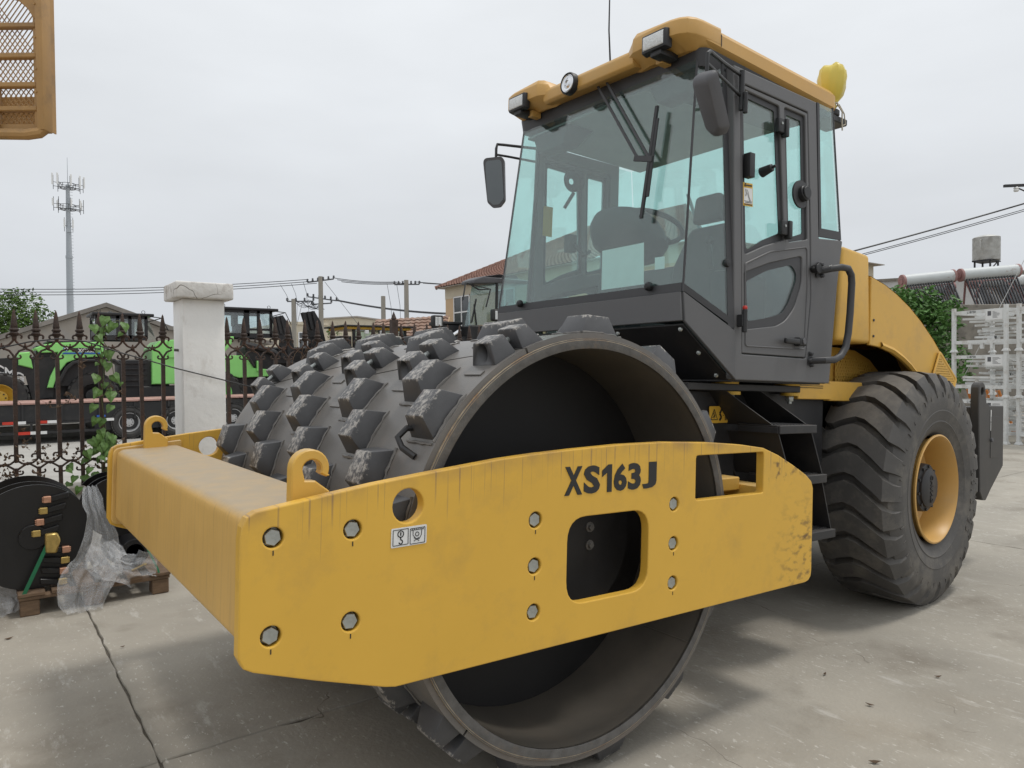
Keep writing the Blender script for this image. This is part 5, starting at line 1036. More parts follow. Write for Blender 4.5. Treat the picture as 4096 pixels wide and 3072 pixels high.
tiled('roof',hs_,(-.45,.45,6.72),(-.45,-20.4,6.72),(6.5,-13.5,10.2),(6.5,-6.5,10.2),m_tile); tiled('roof',hs_,(13.4,.45,6.72),(-.45,.45,6.72),(6.5,-6.5,10.2),(6.5,-6.4,10.2),m_tile)
MB().box(-.45,13.4,-20.4,.45,6.70,6.735).o('soffit',m_greyr,hs_)
hp=MB()
for k in range(26): p=V((-.45,.45,6.75)).lerp(V((6.5,-6.5,10.23)),k/26); q=V((-.45,.45,6.75)).lerp(V((6.5,-6.5,10.23)),(k+1.15)/26); hp.cyl(p,q,.13,.10,n=8)
tag(hp.o('hip_tiles',m_tile,hs_),None,None,kind='stuff')
for (y0,y1,z0,z1) in ((-2.75,-1.05,3.3,6.05),(-7.2,-5.5,3.3,6.05),(-11.6,-9.9,3.3,6.05),(-2.75,-1.05,.8,2.4)):
    wn=MB().box(-.03,.02,y0,y1,z0,z1).o('window',m_wgl,hs_); fr=MB()
    for y in (y0,(y0+y1)/2,y1): fr.box(-.07,-.031,y-.04,y+.04,z0,z1)
    for z in (z0,z0+(z1-z0)*.66,z1): fr.box(-.075,-.031,y0,y1,z-.04,z+.04)
    fr.o('window_frame',m_wfr,wn); MB().box(-.08,.03,y0-.08,y1+.08,z1+.05,z1+.1).o('lintel',m_cream,wn)
lh=empty('tiled_outbuilding',(15.5,30,-.05)); tag(lh,'low outbuilding with faded clay tile roof left of the tiled house','house')
a0,b0=V((1.62,-1.06,4.33)),V((-1.3,1.1,4.15)); dn=V((-1.35,-1.8,-1.35))
tiled('roof',lh,b0+dn,a0+dn,a0,b0,m_tile2,.26,.3); tiled('roof',lh,a0-V((dn.x,dn.y,-dn.z)),b0-V((dn.x,dn.y,-dn.z)),b0,a0,m_tile2,.26,.3)
e1,e2=a0+dn,a0-V((dn.x,dn.y,-dn.z)); MB().loft([[V((p.x,p.y,0)) for p in (e1*.93,e2*.97,b0-V((dn.x,dn.y,-dn.z))*.9,b0+dn*.9)],[V((p.x,p.y,2.98)) for p in (e1*.93,e2*.97,b0-V((dn.x,dn.y,-dn.z))*.9,b0+dn*.9)]]).o('wall',m_beige,lh)
MB().sheet([e1-V((0,0,.06)),a0-V((0,0,.06)),a0-V((0,0,.22)),e1-V((0,0,.22))],.1).sheet([e2-V((0,0,.06)),a0-V((0,0,.06)),a0-V((0,0,.22)),e2-V((0,0,.22))],.1).sheet([e1-V((.1,0,.2)),a0-V((.1,0,.2)),e2-V((.1,0,.2))],.1).o('gable',m_beige,lh)
fa=empty('beige_factory',(35,90,-.45)); tag(fa,'long beige factory block with shallow gable beyond the machines','building')
MB().box(-4.5,.6,-.5,30,0,8.45).o('wing',m_cream,fa); MB().box(-4.7,.7,-.7,30,8.2,8.55).o('wing_cornice',m_cream,fa)
plate('main_hall',[(.6,0),(14,0),(14,8.2),(9.4,9.05),(4.9,9.45),(.6,9.05)],[],30,m_cream,fa,atY(15),0); plate('hall_roof',[(.4,9.05),(4.9,9.47),(9.6,9.07),(14.2,8.2),(14.2,8.4),(9.6,9.25),(4.9,9.65),(.4,9.23)],[],30.5,m_greyr,fa,atY(15),0)
for k in range(12): MB().box(1.2+k,1.26+k,-.06,0,0,8.7-.0*k).o('wall_rib',m_cream,fa)
wn=MB().box(-3.3,-2.1,-.56,-.5,4.9,7.2).o('window',m_wgl,fa); fr=MB()
for x in (-3.3,-2.7,-2.1): fr.box(x-.06,x+.06,-.62,-.56,4.9,7.2)
for z in (4.9,6.4,7.2): fr.box(-3.3,-2.1,-.63,-.56,z-.06,z+.06)
fr.o('window_frame',m_wfr,wn)
gh=empty('grey_gable_house',(4.2,45,-.05)); tag(gh,'grey rendered gable end of a house behind the left green loader','house')
GP=[(-9,0),(9,0),(9,3.45),(6.4,3.85),(3.2,4.2),(.0,5.4),(-4.3,3.72),(-9,1.9)]; plate('gable_wall',GP,[],12,m_greyr,gh,atY(6),0)
m_slate=mat('grey roof edge',(.23,.21,.19),.9,var=.2,sc_=2)
plate('roof',[(-9.4,1.75),(-4.3,3.74),(.0,5.42),(3.3,4.2),(6.4,3.87),(9.4,3.4),(9.4,3.62),(6.4,4.07),(3.4,4.42),(0,5.66),(-4.4,3.95),(-9.4,1.98)],[],12.6,m_slate,gh,atY(6),0)
# ================================================================ CELL TOWER
m_galv=mat('galvanised steel',(.36,.39,.42),.5,var=.08,sc_=.5)
ct=empty('cell_tower',(9.95,126.6,-.45)); tag(ct,'tall grey monopole cell tower with antenna rings against the sky','tower')
MB().cyl((0,0,0),(0,0,20),.55,.42,n=16).cyl((0,0,20),(0,0,30.8),.40,.26,n=16).cyl((0,0,19.7),(0,0,20.1),.48,n=16).tube([(0,0,30.8),(0,0,34.9)],[.05,.025],6).o('mast',m_galv,ct)
st2=MB()
for k in range(60): st2.box(.3,.62,-.03,.03,2+k*.47,2.04+k*.47)
tag(st2.o('climbing_steps',m_galv,ct),None,None,kind='stuff')
for zi,z in enumerate((30.2,27.0)):
    pf=MB().lathe([(1.0,z),(1.05,z),(1.05,z+.1),(1.0,z+.1)],(0,0,0),'z',20,closed=True).lathe([(1.0,z+.7),(1.04,z+.7),(1.04,z+.76),(1.0,z+.76)],(0,0,0),'z',20,closed=True)
    for k in range(8): t=pi*k/4; pf.tube([(.3*cos(t),.3*sin(t),z+.05),(1.0*cos(t),1.0*sin(t),z+.05),(1.02*cos(t),1.02*sin(t),z+.75)],.04,5)
    pf.o('platform',m_frame,ct)
    for k,(px,py) in enumerate(((-1.9,-.5),(-1.3,-1.0),(-1.2,.9),(1.4,-.8),(2.0,-.2),(1.7,.8),(.2,-1.1))):
        s=px/abs(px); MB().tube([(.9*s,py*.5,z+.1),(px,py,z+.1)],.04,5).tube([(.9*s,py*.5,z+.7),(px,py,z+.7)],.035,5).tube([(px,py,z-.4),(px,py,z+1.7)],.04,5).o('antenna_arm',m_frame,ct)
        if (k+zi)%3!=2: MB().ob((px+.12*s,py-.1,z+.9+.25*(1-zi)),(.22,.12,1.7-.6*zi)).o('panel_antenna',m_white,ct,.03)
for px in (-.55,.55): MB().ob((px,-.3,24.9),(.22,.14,1.2)).o('panel_antenna',m_white,ct,.03); MB().tube([(px,-.2,23.7),(px,-.2,25.8)],.035,5).tube([(0,0,24.6),(px,-.2,24.6)],.04,5).o('antenna_arm',m_frame,ct)
MB().box(-.3,.3,-.45,-.2,23.6,24.3).o('junction_box',m_galv,ct)
# ================================================================ UTILITY POLES AND WIRES (left background)
m_pole=mat('concrete pole',(.33,.31,.27),.9,var=.1,sc_=1)
m_wire=mat('grey wire',(.10,.105,.115),.6)
PD=V((-.60,.43,0)).normalized()*-1
def pole(x,y,h,label,arms=(),r=.17):
    p=empty('utility_pole',(x,y,-.45)); tag(p,label,'utility pole','background utility poles'); MB().cyl((0,0,0),(0,0,h+.45),r*1.25,r,n=14).o('shaft',m_pole,p)
    for z,a,b,tilt,ni in arms:
        z+=.45; u=V((.80,-.6,0)); MB().bar(u*a+V((0,0,z-tilt*a)),u*b+V((0,0,z-tilt*b)),.09,.09).o('cross_arm',m_wire,p)
        for k in range(ni):
            t=a+(b-a)*k/(ni-1); MB().lathe([(0,.0),(.06,.02),(.10,.08),(.05,.13),(.09,.18),(.04,.24),(0,.25)],u*t+V((0,0,z-tilt*t+.03)),'z',8).o('insulator',m_wire,p)
    return p
pole(19.36,51.03,8.82,'tall concrete power pole with two tiers of cross-arms above the black forks',((8.5,-1.0,1.0,-.12,6),(7.15,-1.0,1.2,.15,6),(6.75,-.7,.8,-.05,2)))
pole(17.69,52.23,7.13,'shorter concrete power pole with tangled wires left of the tall one',((6.95,-.5,1.5,.0,4),))
pole(23.15,48.19,7.28,'plain bare concrete pole between the other power poles')
pole(24.58,47.16,8.48,'concrete power pole with one cross-arm left of the tiled house',((8.15,-.9,1.0,.0,7),))
wz=lambda *a,**k:wire(*a,m=m_wire,**k)
for k,(z1,z2) in enumerate(((8.6,8.45),(8.45,8.2),(8.3,7.95))):
    o=V((.25*k,-.19*k,0)); wz('overhead_wire',V((-6,70.5,z2))+o,V((18.6,51.5,z1))+o,.45,.028,'%s of the three power lines running from the left edge to the tall pole'%('uppermost','middle','lowest')[k],grp='power lines left of the tall pole')
    wz('overhead_wire',V((20.1,50.4,z1+.1))+o,V((24.0,47.6,8.35-.06*k))+o,.12,.028,'%s of the power lines between the two tall poles'%('uppermost','middle','lowest')[k],grp='power lines between poles')
    wz('overhead_wire',V((25.1,46.8,8.35-.06*k))+o,V((32,41.5,7.9))+o,.1,.025,'%s of the power lines from the right pole to the tiled house'%('uppermost','middle','lowest')[k],grp='power lines to the house')
for k in range(3): wz('overhead_wire',(20.3,50.3,7.05-.04*k),(34,40,6.35-.07*k),.75,.028,'%s strand of the sagging bundle below the power lines'%('top','middle','bottom')[k],grp='sagging wire bundle')
rw=random.Random(8); dwr=empty('drop_wires',(18.2,51.8,-.45)); tag(dwr,'tangle of loose drop wires hanging around the power poles','power line'); o18=V((18.2,51.8,-.45))
def dwire(pts,r): MB().tube([V(p)-o18 for p in pts],r,4).o('drop_wire',m_wire,dwr)
for k in range(16):
    a=V((17.6,52.2,6.9)).lerp(V((18.9,51.3,6.9)),rw.random()); b=V((18.6,51.5,7.1)).lerp(V((19.6,50.8,6.3)),rw.random()); c_=(a+b)/2-V((0,0,rw.uniform(.2,.9))); dwire([a.lerp(c_,t/4).lerp(c_.lerp(b,t/4),t/4) for t in range(5)],.018)
for a,b in (((16.9,52.8,8.2),(17.4,52.4,7.0)),((17.6,52.4,8.3),(17.9,52.1,7.0)),((18.3,51.8,8.4),(18.5,51.6,7.0)),((17.9,52,6.9),(17.6,52.2,4.2)),((18.2,51.9,6.7),(17.4,52.4,4.0)),((18.6,51.6,6.7),(18.5,51.6,4.2)),((24.0,47.6,8.2),(24.2,47.4,5.2)),((23.4,48,8.2),(23.7,47.8,5.0)),((19.6,50.8,8.4),(21.6,49.4,5.2))): dwire([a,(V(a)+V(b))/2+V((.1,0,-.1)),b],.016)
# ================================================================ TRUCK AND LOADERS IN THE STREET
m_gr=mat('lime green paint',(.28,.70,.20),.4,var=.05,sc_=2,spec=.4)
m_bkm=mat('machine black',(.016,.016,.017),.5,var=.25,sc_=2,dirt=(.05,.047,.042),da=.5,ds=2)
m_tyr=mat('machine tyre',(.035,.034,.033),.7,var=.2,sc_=4,dirt=(.10,.09,.075),da=.5,ds=3)
m_deck=mat('red oxide deck',(.42,.25,.21),.8,var=.2,sc_=1.5,dirt=(.18,.13,.10),da=.5,ds=2)
m_rimy=mat('yellow rim',(.60,.36,.04),.45,var=.08)
m_silver=mat('silver rim',(.55,.55,.55),.45,metal=.3,var=.15,sc_=6)
m_bglass=glass('pale machine glass',(.90,.96,.96),1.5,.03)
m_redr=mat('red reflector',(.55,.04,.02),.4); m_blue=mat('blue stripe',(.02,.10,.42),.4)
def wheel(root,c,r,wd,mrim,name='wheel',lugs=22,rr=.52):
    c=V(c); mb=MB().lathe([(r*rr,.05),(r*.72,0),(r*.9,.01),(r*.96,.06),(r*.97,wd/2),(r*.96,wd-.06),(r*.9,wd-.01),(r*rr,wd-.05)],c,'y',40,closed=True)
    for k in range(lugs):
        a=2*pi*k/lugs; rg_=[]
        for h,da in ((.0,-.05),(.08,-.02),(wd/2,.08),(wd-.08,-.02),(wd,-.05)):
            q=[]
            for R_,d in ((r*.93,-.08),(r,-.065),(r,.065),(r*.93,.08)): t=a+da+d; q.append(c+V((R_*cos(t),h,R_*sin(t))))
            rg_.append(q)
        mb.loft(rg_)
    w_=mb.o(name,m_tyr,root,sm=30); MB().lathe([(r*(rr+.02),.03),(r*rr,.03),(r*(rr-.04),.09),(r*(rr-.12),.16),(r*.3,.2),(r*.28,.1),(r*.12,.08),(0,.08)],c,'y',32).o('rim',mrim,w_)
    hb=MB()
    for k in range(8): t=2*pi*k/8; hb.cyl(c+V((r*.2*cos(t),.07,r*.2*sin(t))),c+V((r*.2*cos(t),.1,r*.2*sin(t))),r*.03,n=6)
    hb.o('wheel_nuts',m_bkm,w_); return w_
tk=empty('lowbed_trailer',(2,22.8,-.44)); tag(tk,'black low-bed truck trailer with reddish plank deck parked across the street','trailer')
TP=lambda x,z:(x-2,z+.44)
MB().box(-7,9,.0,.16,.62,1.12).box(-7,9,2.4,2.56,.62,1.12).box(-7,9,.1,2.5,.95,1.10).o('chassis_beam',m_bkm,tk,.01)
for k in range(27): MB().box(-7+.6*k,-6.42+.6*k,-.06,2.62,1.14,1.185,lambda x,y,z:(x,y,z+.02*(x/6))).o('deck_plank',m_deck,tk)
for k in range(12): MB().box(-6.6+.95*k,-6.55+.95*k,-.05,.0,.62,1.12).o('side_rib',m_bkm,tk)
MB().box(-7,-.75,-.02,.10,.28,.36).box(-7,-.75,-.02,.06,.56,.62).o('side_guard',m_bkm,tk)
for k in range(5): MB().box(-6.5+1.3*k,-6.44+1.3*k,.0,.08,.30,.6).o('guard_bracket',m_bkm,tk)
for x in (-3.25,-2.45,-1.05,-3.95): MB().box(x,x+.26,-.075,-.055,.58,.66).o('red_marker',m_redr,tk); MB().box(x+.262,x+.55,-.075,-.055,.58,.66).o('white_marker',m_white,tk)
for x in (-2.9,): MB().box(x,x+.3,-.035,-.022,.275,.36).o('red_marker',m_redr,tk); MB().box(x+.302,x+.7,-.035,-.022,.275,.36).o('white_marker',m_white,tk)
MB().box(-.95,-.72,-.075,-.055,.70,.76).o('blue_marker',m_blue,tk)
for x in (-.08,1.25,2.99,4.3): wheel(tk,(x,-.05,.50),.50,.5,m_silver,lugs=0 or 36,rr=.56)
MB().box(-1.0,6,.05,2.5,.3,.7).o('axle_group',m_bkm,tk)
def cabbox(root,x0,x1,z0,z1,y0,y1,slant,posts,door):
    # posts = x positions of pillars on the near side
    cb=MB()
    for x in posts: cb.box(x-.05,x+.05,y0,y0+.08,z0,z1).box(x-.05,x+.05,y1-.08,y1,z0,z1)
    cb.box(x0,x1,y0,y0+.09,z0-.05,z0+.12).box(x0,x1,y1-.09,y1,z0-.05,z0+.12).box(x0,x1,y0,y0+.08,z1-.1,z1).box(x0,x1,y1-.08,y1,z1-.1,z1).box(x0,x0+.06,y0,y1,z1-.1,z1).box(x0,x0+.06,y0,y1,z0-.05,z0+.3)
    c=cb.o('cab',m_bkm,root); a=.05
    MB().box(x0+.02,x1-.02,y0+.035,y0+.045,z0,z1-.05).box(x0+.02,x1-.02,y1-.045,y1-.035,z0,z1-.05).box(x0+.02,x0+.03,y0+.05,y1-.05,z0,z1-.05).o('cab_glass',m_bglass,c)
    MB().sheet([(x1,y0+.05,z1),(x1,y1-.05,z1),(x1+slant,y1-.05,z0),(x1+slant,y0+.05,z0)],.012).o('front_glass',m_bglass,c)
    MB().box(x0-.12,x1+.22,y0-.1,y1+.1,z1,z1+.10).o('cab_roof',m_bkm,c,.03,2)
    MB().box((x0+x1)/2-.3,(x0+x1)/2+.25,y0+.5,y1-.5,z0,z0+.5).box((x0+x1)/2-.35,(x0+x1)/2-.2,y0+.55,y1-.55,z0+.4,z0+1.0).o('driver_seat',m_bkm,c,.05)
    MB().tube([(x1+.1,y0-.05,z1),(x1+.45,y0-.2,z1-.05),(x1+.65,y0-.25,z1-.5)],.02,6).tube([(x1,y0,z1-.2),(x1+.42,y0-.2,z1-.06)],.018,6).o('mirror_arm',m_bkm,c)
    for x in (x0+.1,x1-.1): MB().lathe([(.05,-.015),(.065,0),(.05,.015)],(x,y0+.1,z1+.16),'y',12,closed=True).o('lifting_eye',m_bkm,c)
    MB().box(x0-.15,x0-.05,y0,y0+.15,z1-.12,z1-.02).o('work_light',m_bkm,c,.01)
    return c
# ---- left green loader
l1=empty('wheel_loader',(1.0,26.5,-.05)); tag(l1,'bright green and black wheel loader behind the trailer, left of the pillar','wheel loader','green wheel loaders')
dx,dz=-1.0,.05; S=lambda pts:[(x+dx,z+dz) for x,z in pts]
plate('engine_hood',S([(-.26,2.41),(.02,2.53),(.35,2.60),(1.75,2.65),(1.74,2.15),(1.02,2.09),(.65,1.93),(.38,1.54),(.25,1.10),(.08,1.10),(.18,1.49),(.39,1.96),(.40,2.28),(-.11,2.26)]),[],1.9,m_gr,l1,atY(1.0),.03,seg=2)
MB().box(-1.2,.8,.25,1.8,1.2,2.55).o('hood_core',m_bkm,l1); MB().box(-.9,.75,.1,1.9,2.66,2.72).o('hood_top',m_bkm,l1,.02)
plate('front_cover',S([(-.69,2.26),(-.38,2.29),(-.30,1.74),(-.69,1.86)]),[],1.2,m_gr,l1,atY(.7),.03)
plate('wheel_arch',S([(.27,1.09),(.59,1.78),(.80,1.98),(1.15,2.05),(2.07,2.07),(2.26,1.90),(2.20,1.84),(2.03,1.98),(1.18,1.96),(.85,1.88),(.68,1.70),(.38,1.09)]),[],.8,m_bkm,l1,atY(.35),.02)
plate('boom_arm',S([(-2.6,1.2),(-1.18,2.08),(-.94,2.10),(.34,2.16),(.45,1.6),(.25,.78),(-.34,.70),(-.5,1.5),(-1.3,1.5),(-2.6,.9)]),[],.12,m_bkm,l1,atY(.28),.01)
text('boom_lettering','XCMG',.36,m_white,l1,lambda a,b,d:(-1.62+a*.98+dx+.05,.205-d,1.80-a*.45+b+dz-.02),.004,.012)
plate('hood_stripe',S([(.52,2.22),(.86,2.225),(1.63,2.225),(1.64,2.28),(.56,2.275)]),[],.006,m_blue,l1,atY(.04),0)
plate('name_panel',S([(.82,2.30),(1.62,2.31),(1.64,2.43),(.76,2.43)]),[],.006,m_bkm,l1,atY(.04),0); text('model_name','XC958',.17,m_white,l1,lambda a,b,d:(.98+a+dx,.034-d,2.29+b+dz),.003,.003)
MB().lathe([(0,.036),(.085,.036),(.085,.044),(0,.044)],(.64+dx,0,2.40+dz),'y',20).o('round_badge',m_white,l1); MB().lathe([(.06,.033),(.085,.033),(.085,.036),(.06,.036)],(.64+dx,0,2.40+dz),'y',20).o('badge_ring',m_blue,l1)
wheel(l1,(1.42+dx,.1,.80+dz),.80,.6,m_bkm,lugs=18); wheel(l1,(-1.22+dx,-.1,.80+dz),.82,.6,m_rimy,lugs=18); wheel(l1,(1.42+dx,1.5,.80+dz),.80,.6,m_bkm,lugs=18); wheel(l1,(-1.22+dx,1.7,.80+dz),.82,.6,m_rimy,lugs=18)
MB().box(-2.6+dx,3.9+dx,.5,1.6,.55,1.25).o('frame',m_bkm,l1,.03); MB().box(2.3+dx,3.3+dx,.3,1.8,.7,2.1).o('articulation_housing',m_bkm,l1,.04)
for k in range(5): MB().box(2.42+dx,3.1+dx,.2,.3,1.15+.2*k,1.19+.2*k).o('access_rung',m_bkm,l1)
plate('rear_cover',S([(3.27,2.45),(3.51,2.71),(4.6,2.84),(4.6,1.15),(3.25,1.16)]),[],1.7,m_gr,l1,atY(.95),.04,seg=2)
MB().box(2.9+dx,5+dx,.15,1.75,.62,1.14).o('counterweight',m_bkm,l1,.03)
cabbox(l1,1.55+dx,3.15+dx,2.78+dz,3.58+dz,.25,1.75,.28,[1.58+dx,1.80+dx,2.22+dx,2.6+dx,2.92+dx,3.12+dx],None)
# ---- right green loader with raised fork carriage
l2=empty('wheel_loader',(6.5,26.5,-.05)); tag(l2,'bright green and black wheel loader behind the trailer, right of the pillar','wheel loader','green wheel loaders')
dx=-6.5; S=lambda pts:[(x+dx,z+dz) for x,z in pts]
plate('engine_hood',S([(3.8,2.75),(6.1,2.93),(6.1,2.78),(5.9,2.5),(5.6,2.15),(3.8,2.1)]),[],1.8,m_gr,l2,atY(.95),.03,seg=2)
plate('front_frame',S([(4.2,2.2),(5.63,2.2),(6.55,2.21),(6.86,1.72),(7.55,1.66),(7.55,1.40),(6.3,1.35),(5.6,1.55),(4.2,1.5)]),[],1.5,m_gr,l2,atY(.9),.03,seg=2)
MB().box(6.95+dx,7.12+dx,.05,.2,1.6+dz,2.0+dz).o('step_bracket',m_gr,l2,.01)
MB().tube([(6.55+dx,.1,2.3+dz),(6.85+dx,.1,1.8+dz)],.05,8).o('hose_bundle',m_bkm,l2)
wheel(l2,(5.55+dx,.0,.80+dz),.82,.6,m_gr,lugs=18); wheel(l2,(8.6+dx,.0,.80+dz),.82,.6,m_bkm,lugs=18); wheel(l2,(5.55+dx,1.5,.80+dz),.82,.6,m_gr,lugs=18); wheel(l2,(8.6+dx,1.5,.80+dz),.82,.6,m_bkm,lugs=18)
MB().box(4.3+dx,9.8+dx,.45,1.6,.5,1.4).o('frame',m_bkm,l2,.03); MB().box(6.6+dx,9.3+dx,.3,1.6,1.4,2.6).o('boom_pivot',m_bkm,l2,.05)
MB().tube([(6.4+dx,.2,2.7+dz),(7.6+dx,.15,2.35+dz),(9.0+dx,.15,1.5+dz)],.12,8).o('lift_arm',m_bkm,l2)
for k,(p,s) in enumerate(((S([(7.52,3.70),(7.99,3.80),(8.30,3.33),(8.42,2.55),(8.1,1.9),(7.75,1.9),(7.85,2.8)]),0),(S([(8.74,3.93),(9.30,4.03),(9.57,3.59),(9.78,2.76),(9.6,2.0),(9.0,2.0),(9.05,2.9)]),0))):
    fk=plate('raised_fork_plate',p,[],.10,m_bkm,l2,atY(.1+.05*k),.01); (x0,z0),(x1,z1)=p[0],p[1]
    for t in (.15,.5,.85): x=x0+(x1-x0)*t; z=z0+(z1-z0)*t; MB().loft([[(x-.06,.0,z),(x+.06,.0,z),(x+.06,.04,z),(x-.06,.04,z)],[(x+.1,.0,z-.7),(x+.2,.0,z-.7),(x+.2,.06,z-.7),(x+.1,.06,z-.7)]]).o('fork_rib',m_bkm,l2)
    MB().box(x0+.35,x0+.75,-.02,.02,z0-.95,z0-.9).box(x0+.35,x0+.5,-.03,.03,z0-1.6,z0-1.1).box(x0+.6,x0+.75,-.03,.03,z0-1.6,z0-1.1).o('fork_brace',m_bkm,l2)
cabbox(l2,5.70+dx,7.62+dx,2.95+dz,3.95+dz,.2,1.8,.2,[5.73+dx,6.58+dx,6.68+dx,7.08+dx,7.57+dx],None)
MB().box(6.7+dx,7.55+dx,.22,.3,3.18+dz,3.26+dz).o('door_rail',m_bkm,l2)
# ---- roller with yellow roof further right
l3=empty('parked_roller',(11,24,-.45)); tag(l3,'black parked roller with thin yellow cab roof seen over the drum','roller')
MB().box(-1.45,1.3,.0,1.8,3.62,3.72).o('roof_edge',m_rimy,l3,.02); MB().box(-1.6,1.5,-.1,1.9,3.72,3.78).o('roof',m_bkm,l3,.01)
for x in (-1.1,.0,1.1): MB().box(x-.05,x+.05,.1,.2,2.3,3.62).o('cab_post',m_bkm,l3)
MB().box(-1.1,1.1,.12,.14,2.9,3.6).o('cab_glass',m_glass,l3); MB().box(-1.7,1.6,.1,1.7,1.2,2.95).o('body',m_bkm,l3,.08,2); MB().box(-1.75,-1.25,.0,.6,2.9,3.35).o('exhaust_box',m_bkm,l3,.03)
for x in (-.75,-.1): MB().box(x,x+.16,-.12,-.02,3.45,3.58).o('work_light',m_lens,l3,.01)
wheel(l3,(-.9,0,.75),.75,.5,m_bkm); wheel(l3,(1.3,0,.75),.75,.5,m_bkm)
# ---- black loader close behind the drum, in front of the tiled house
m_lglass=glass('large loader glass',(.62,.76,.78),1.5,.12)
l4=empty('wheel_loader',(13,20,-.45)); tag(l4,'black wheel loader with large curved windscreen just left of the roller cab','wheel loader')
dx,dz=-13,.45; S=lambda pts:[(x+dx,z+dz) for x,z in pts]
MB().sheet([(12.6+dx,.0,4.56+dz),(13.4+dx,-.5,4.70+dz),(13.3+dx,-.5,3.2+dz),(12.28+dx,.0,3.14+dz)],.015).sheet([(13.4+dx,-.5,4.7+dz),(15+dx,-.4,4.8+dz),(15+dx,-.4,3.2+dz),(13.3+dx,-.5,3.2+dz)],.015).o('windscreen',m_lglass,l4)
MB().loft([[(12.35+dx,-.5,4.62+dz),(15.2+dx,-.8,4.8+dz),(15.2+dx,.6,4.8+dz),(12.35+dx,.3,4.62+dz)],[(12.35+dx,-.5,4.74+dz),(12.7+dx,-.6,4.86+dz),(15.2+dx,.6,5.1+dz),(12.35+dx,.3,4.74+dz)],[(12.6+dx,-.4,4.86+dz),(13.4+dx,-.55,5.0+dz),(15.0+dx,.5,5.2+dz),(12.6+dx,.2,4.86+dz)]]).o('cab_roof',m_grey,l4,.03,2)
MB().box(12.3+dx,15.2+dx,-.4,1.6,2.2+dz,3.15+dz).o('cab_base',m_bkm,l4,.05); MB().tube([(13.36+dx,-.51,4.68+dz),(13.30+dx,-.51,3.1+dz)],.05,6).tube([(13.85+dx,-.46,4.0+dz),(13.35+dx,-.6,3.1+dz)],.03,6).o('cab_pillar',m_bkm,l4)
MB().tube([(11.97+dx,-.4,4.03+dz),(12.15+dx,-.3,4.64+dz),(12.31+dx,-.3,4.61+dz),(12.58+dx,-.5,4.4+dz),(12.94+dx,-.7,4.42+dz),(12.74+dx,-.7,3.78+dz)],.03,6).tube([(13.31+dx,-.9,4.24+dz),(13.42+dx,-.8,4.91+dz),(13.85+dx,-.6,4.95+dz)],.03,6).tube([(12.31+dx,-.3,4.61+dz),(12.94+dx,-.7,4.42+dz)],.02,6).o('mirror_frame',m_bkm,l4)
MB().bar((12.62+dx,-.25,4.1+dz),(12.42+dx,-.25,3.25+dz),.05,.04).bar((12.5+dx,-.3,3.9+dz),(12.6+dx,-.3,3.1+dz),.04,.04).o('wiper',m_bkm,l4)
for cx,cz,y in ((13.06,3.48,-1.0),(10.92,3.22,-.5)):
    w_=MB().box(cx-.2+dx,cx+.2+dx,y,y+.25,cz-.2+dz,cz+.22+dz).o('head_lamp',m_bkm,l4,.06,3); MB().box(cx-.14+dx,cx+.12+dx,y-.02,y-.002,cz-.15+dz,cz+.15+dz).o('lamp_lens',m_lens,w_,.02)
    g=MB()
    for k in range(3): g.tube([(cx-.22+dx+.14*k,y-.08,cz-.2+dz),(cx-.22+dx+.14*k,y-.08,cz+.2+dz)],.008,4)
    g.tube([(cx-.24+dx,y-.08,cz+.2+dz),(cx+.1+dx,y-.08,cz+.2+dz)],.008,4).o('lamp_guard',m_bkm,w_)
    MB().tube([(cx+dx,y+.1,cz-.2+dz),(cx-.15+dx,y+.3,cz-.6+dz),(cx-.3+dx,y+.6,cz-1.1+dz)],[.07,.10,.14],8).o('lamp_bracket',m_bkm,w_)
MB().box(10.2+dx,12.6+dx,-.2,1.4,1.0+dz,2.75+dz).o('front_frame',m_bkm,l4,.1,2); MB().box(11.5+dx,12.4+dx,.3,1.2,3.2+dz,3.3+dz).box(11.55+dx,12.3+dx,.35,1.1,2.6+dz,3.2+dz).o('tool_box',m_bkm,l4,.02)
wheel(l4,(11.2+dx,-.5,.85),.85,.6,m_bkm); wheel(l4,(14.6+dx,-.5,.85),.85,.6,m_bkm)
MB().tube([(10.6+dx,-.3,2.9+dz),(11.4+dx,-.4,2.7+dz),(11.9+dx,-.3,2.95+dz)],.06,8).o('hydraulic_hose',m_chrome,l4)
# ================================================================ RAISED MESH GUARD, TOP LEFT
m_gd=mat('dusty orange guard paint',(.42,.24,.085),.55,var=.12,sc_=5,dirt=(.20,.13,.07),da=.6,ds=5)
gd=empty('parked_machine',(-1.555,2.30,2.67),(0,0,radians(-36.5))); tag(gd,'orange machine at the top left, only the corner of its raised mesh guard in view','machine')
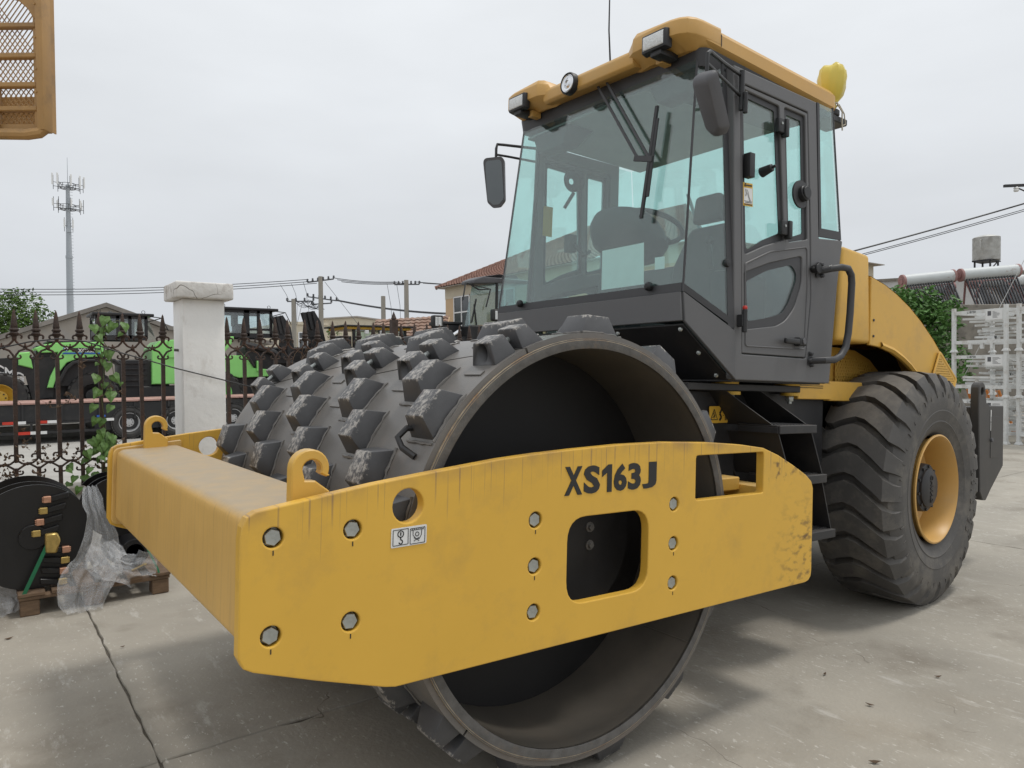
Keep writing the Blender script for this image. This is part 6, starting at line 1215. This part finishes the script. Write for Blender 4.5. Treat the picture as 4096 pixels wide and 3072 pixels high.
# local x to the right of the picture, y away, z up; right edge near x=+.02
MB().box(.0,.035,-.02,.05,.02,.80).box(-.03,.0,.01,.02,.02,.80).o('side_rail',m_gd,gd,.006,2)
MB().box(.024,.030,.05,.085,.03,.85).o('side_skin',m_gd,gd)
MB().tube([(-1.2,.0,.03),(-.05,-.01,.0),(.0,.0,.01),(.015,.01,.03)],.026,10).o('bottom_rail',m_gd,gd)
MB().box(-1.2,.0,.02,.032,.02,.06).o('bottom_lip',m_gd,gd)
for z in (.13,.245,.385,.53): MB().box(-1.2,-.01,.0,.035,z-.012,z+.012).o('cross_bar',m_gd,gd,.004)
MB().box(-.235,-.20,-.005,.035,.02,.24).o('upright_bar',m_gd,gd,.004)
plate('top_skin',[(-1.2,.90),(-1.2,.70),(-.20,.685),(-.10,.655),(-.05,.61),(-.02,.56),(-.0,.56),(-.0,.90)],[],.03,m_gd,gd,atY(.02),.004)
MB().box(-1.2,-.16,.28,.30,.11,.29).o('inner_panel',m_gd,gd)
wm=MB(); zt=.70; dxm=.0245
for k in range(-32,60):
    for s in (1,-1):
        x0=-1.2+k*dxm; p=V((x0,.038,.02)); q=V((x0+s*.50,.038,.70)); d=q-p
        t0,t1=0,1
        lo,hi=-1.2,-.015
        if d.x>0: t0=max(0,(lo-p.x)/d.x); t1=min(1,(hi-p.x)/d.x)
        else: t0=max(0,(hi-p.x)/d.x); t1=min(1,(lo-p.x)/d.x)
        if t1>t0: wm.bar(p+d*t0,p+d*t1,.0042,.003,(0,1,0))
tag(wm.o('wire_mesh',m_gd,gd),None,None,kind='stuff')
for z in (.2,.31,.46,.62): MB().cyl((.0,-.024,z),(.0,-.02,z),.006,n=8).o('rivet',m_gd,gd)
MB().box(.0,.03,-.03,-.02,.80,.83).cyl((.03,-.025,.80),(.05,-.025,.80),.006,n=8).o('latch',m_gd,gd)
MB().bar((-1.15,.1,.1),(-2.0,.4,-1.0),.08,.08).bar((-1.15,.1,.8),(-2.4,.5,-1.0),.1,.1).o('support_strut',m_gd,gd)
MB().box(-5.6,-1.5,-1.2,1.3,-2.0,-1.0).box(-5.4,-3.4,-.9,1.0,-1.0,-.35).o('machine_body',m_gd,gd,.08,2)
for x in (-4.8,-2.3):
    for y in (-1.35,.95): MB().lathe([(.25,0),(.5,.0),(.58,.06),(.58,.34),(.5,.4),(.25,.4)],(x,y,-2.09),'y',28,closed=True).o('wheel',m_tyr,gd)
hr=MB()
for x in (-3.2,-2.4,-1.6): hr.tube([(x,-1.15,-1.0),(x,-1.15,.0)],.025,6)
hr.tube([(-3.2,-1.15,0),(-1.6,-1.15,0)],.025,6).tube([(-3.2,-1.15,-.5),(-1.6,-1.15,-.5)],.02,6).o('handrail',m_gd,gd)
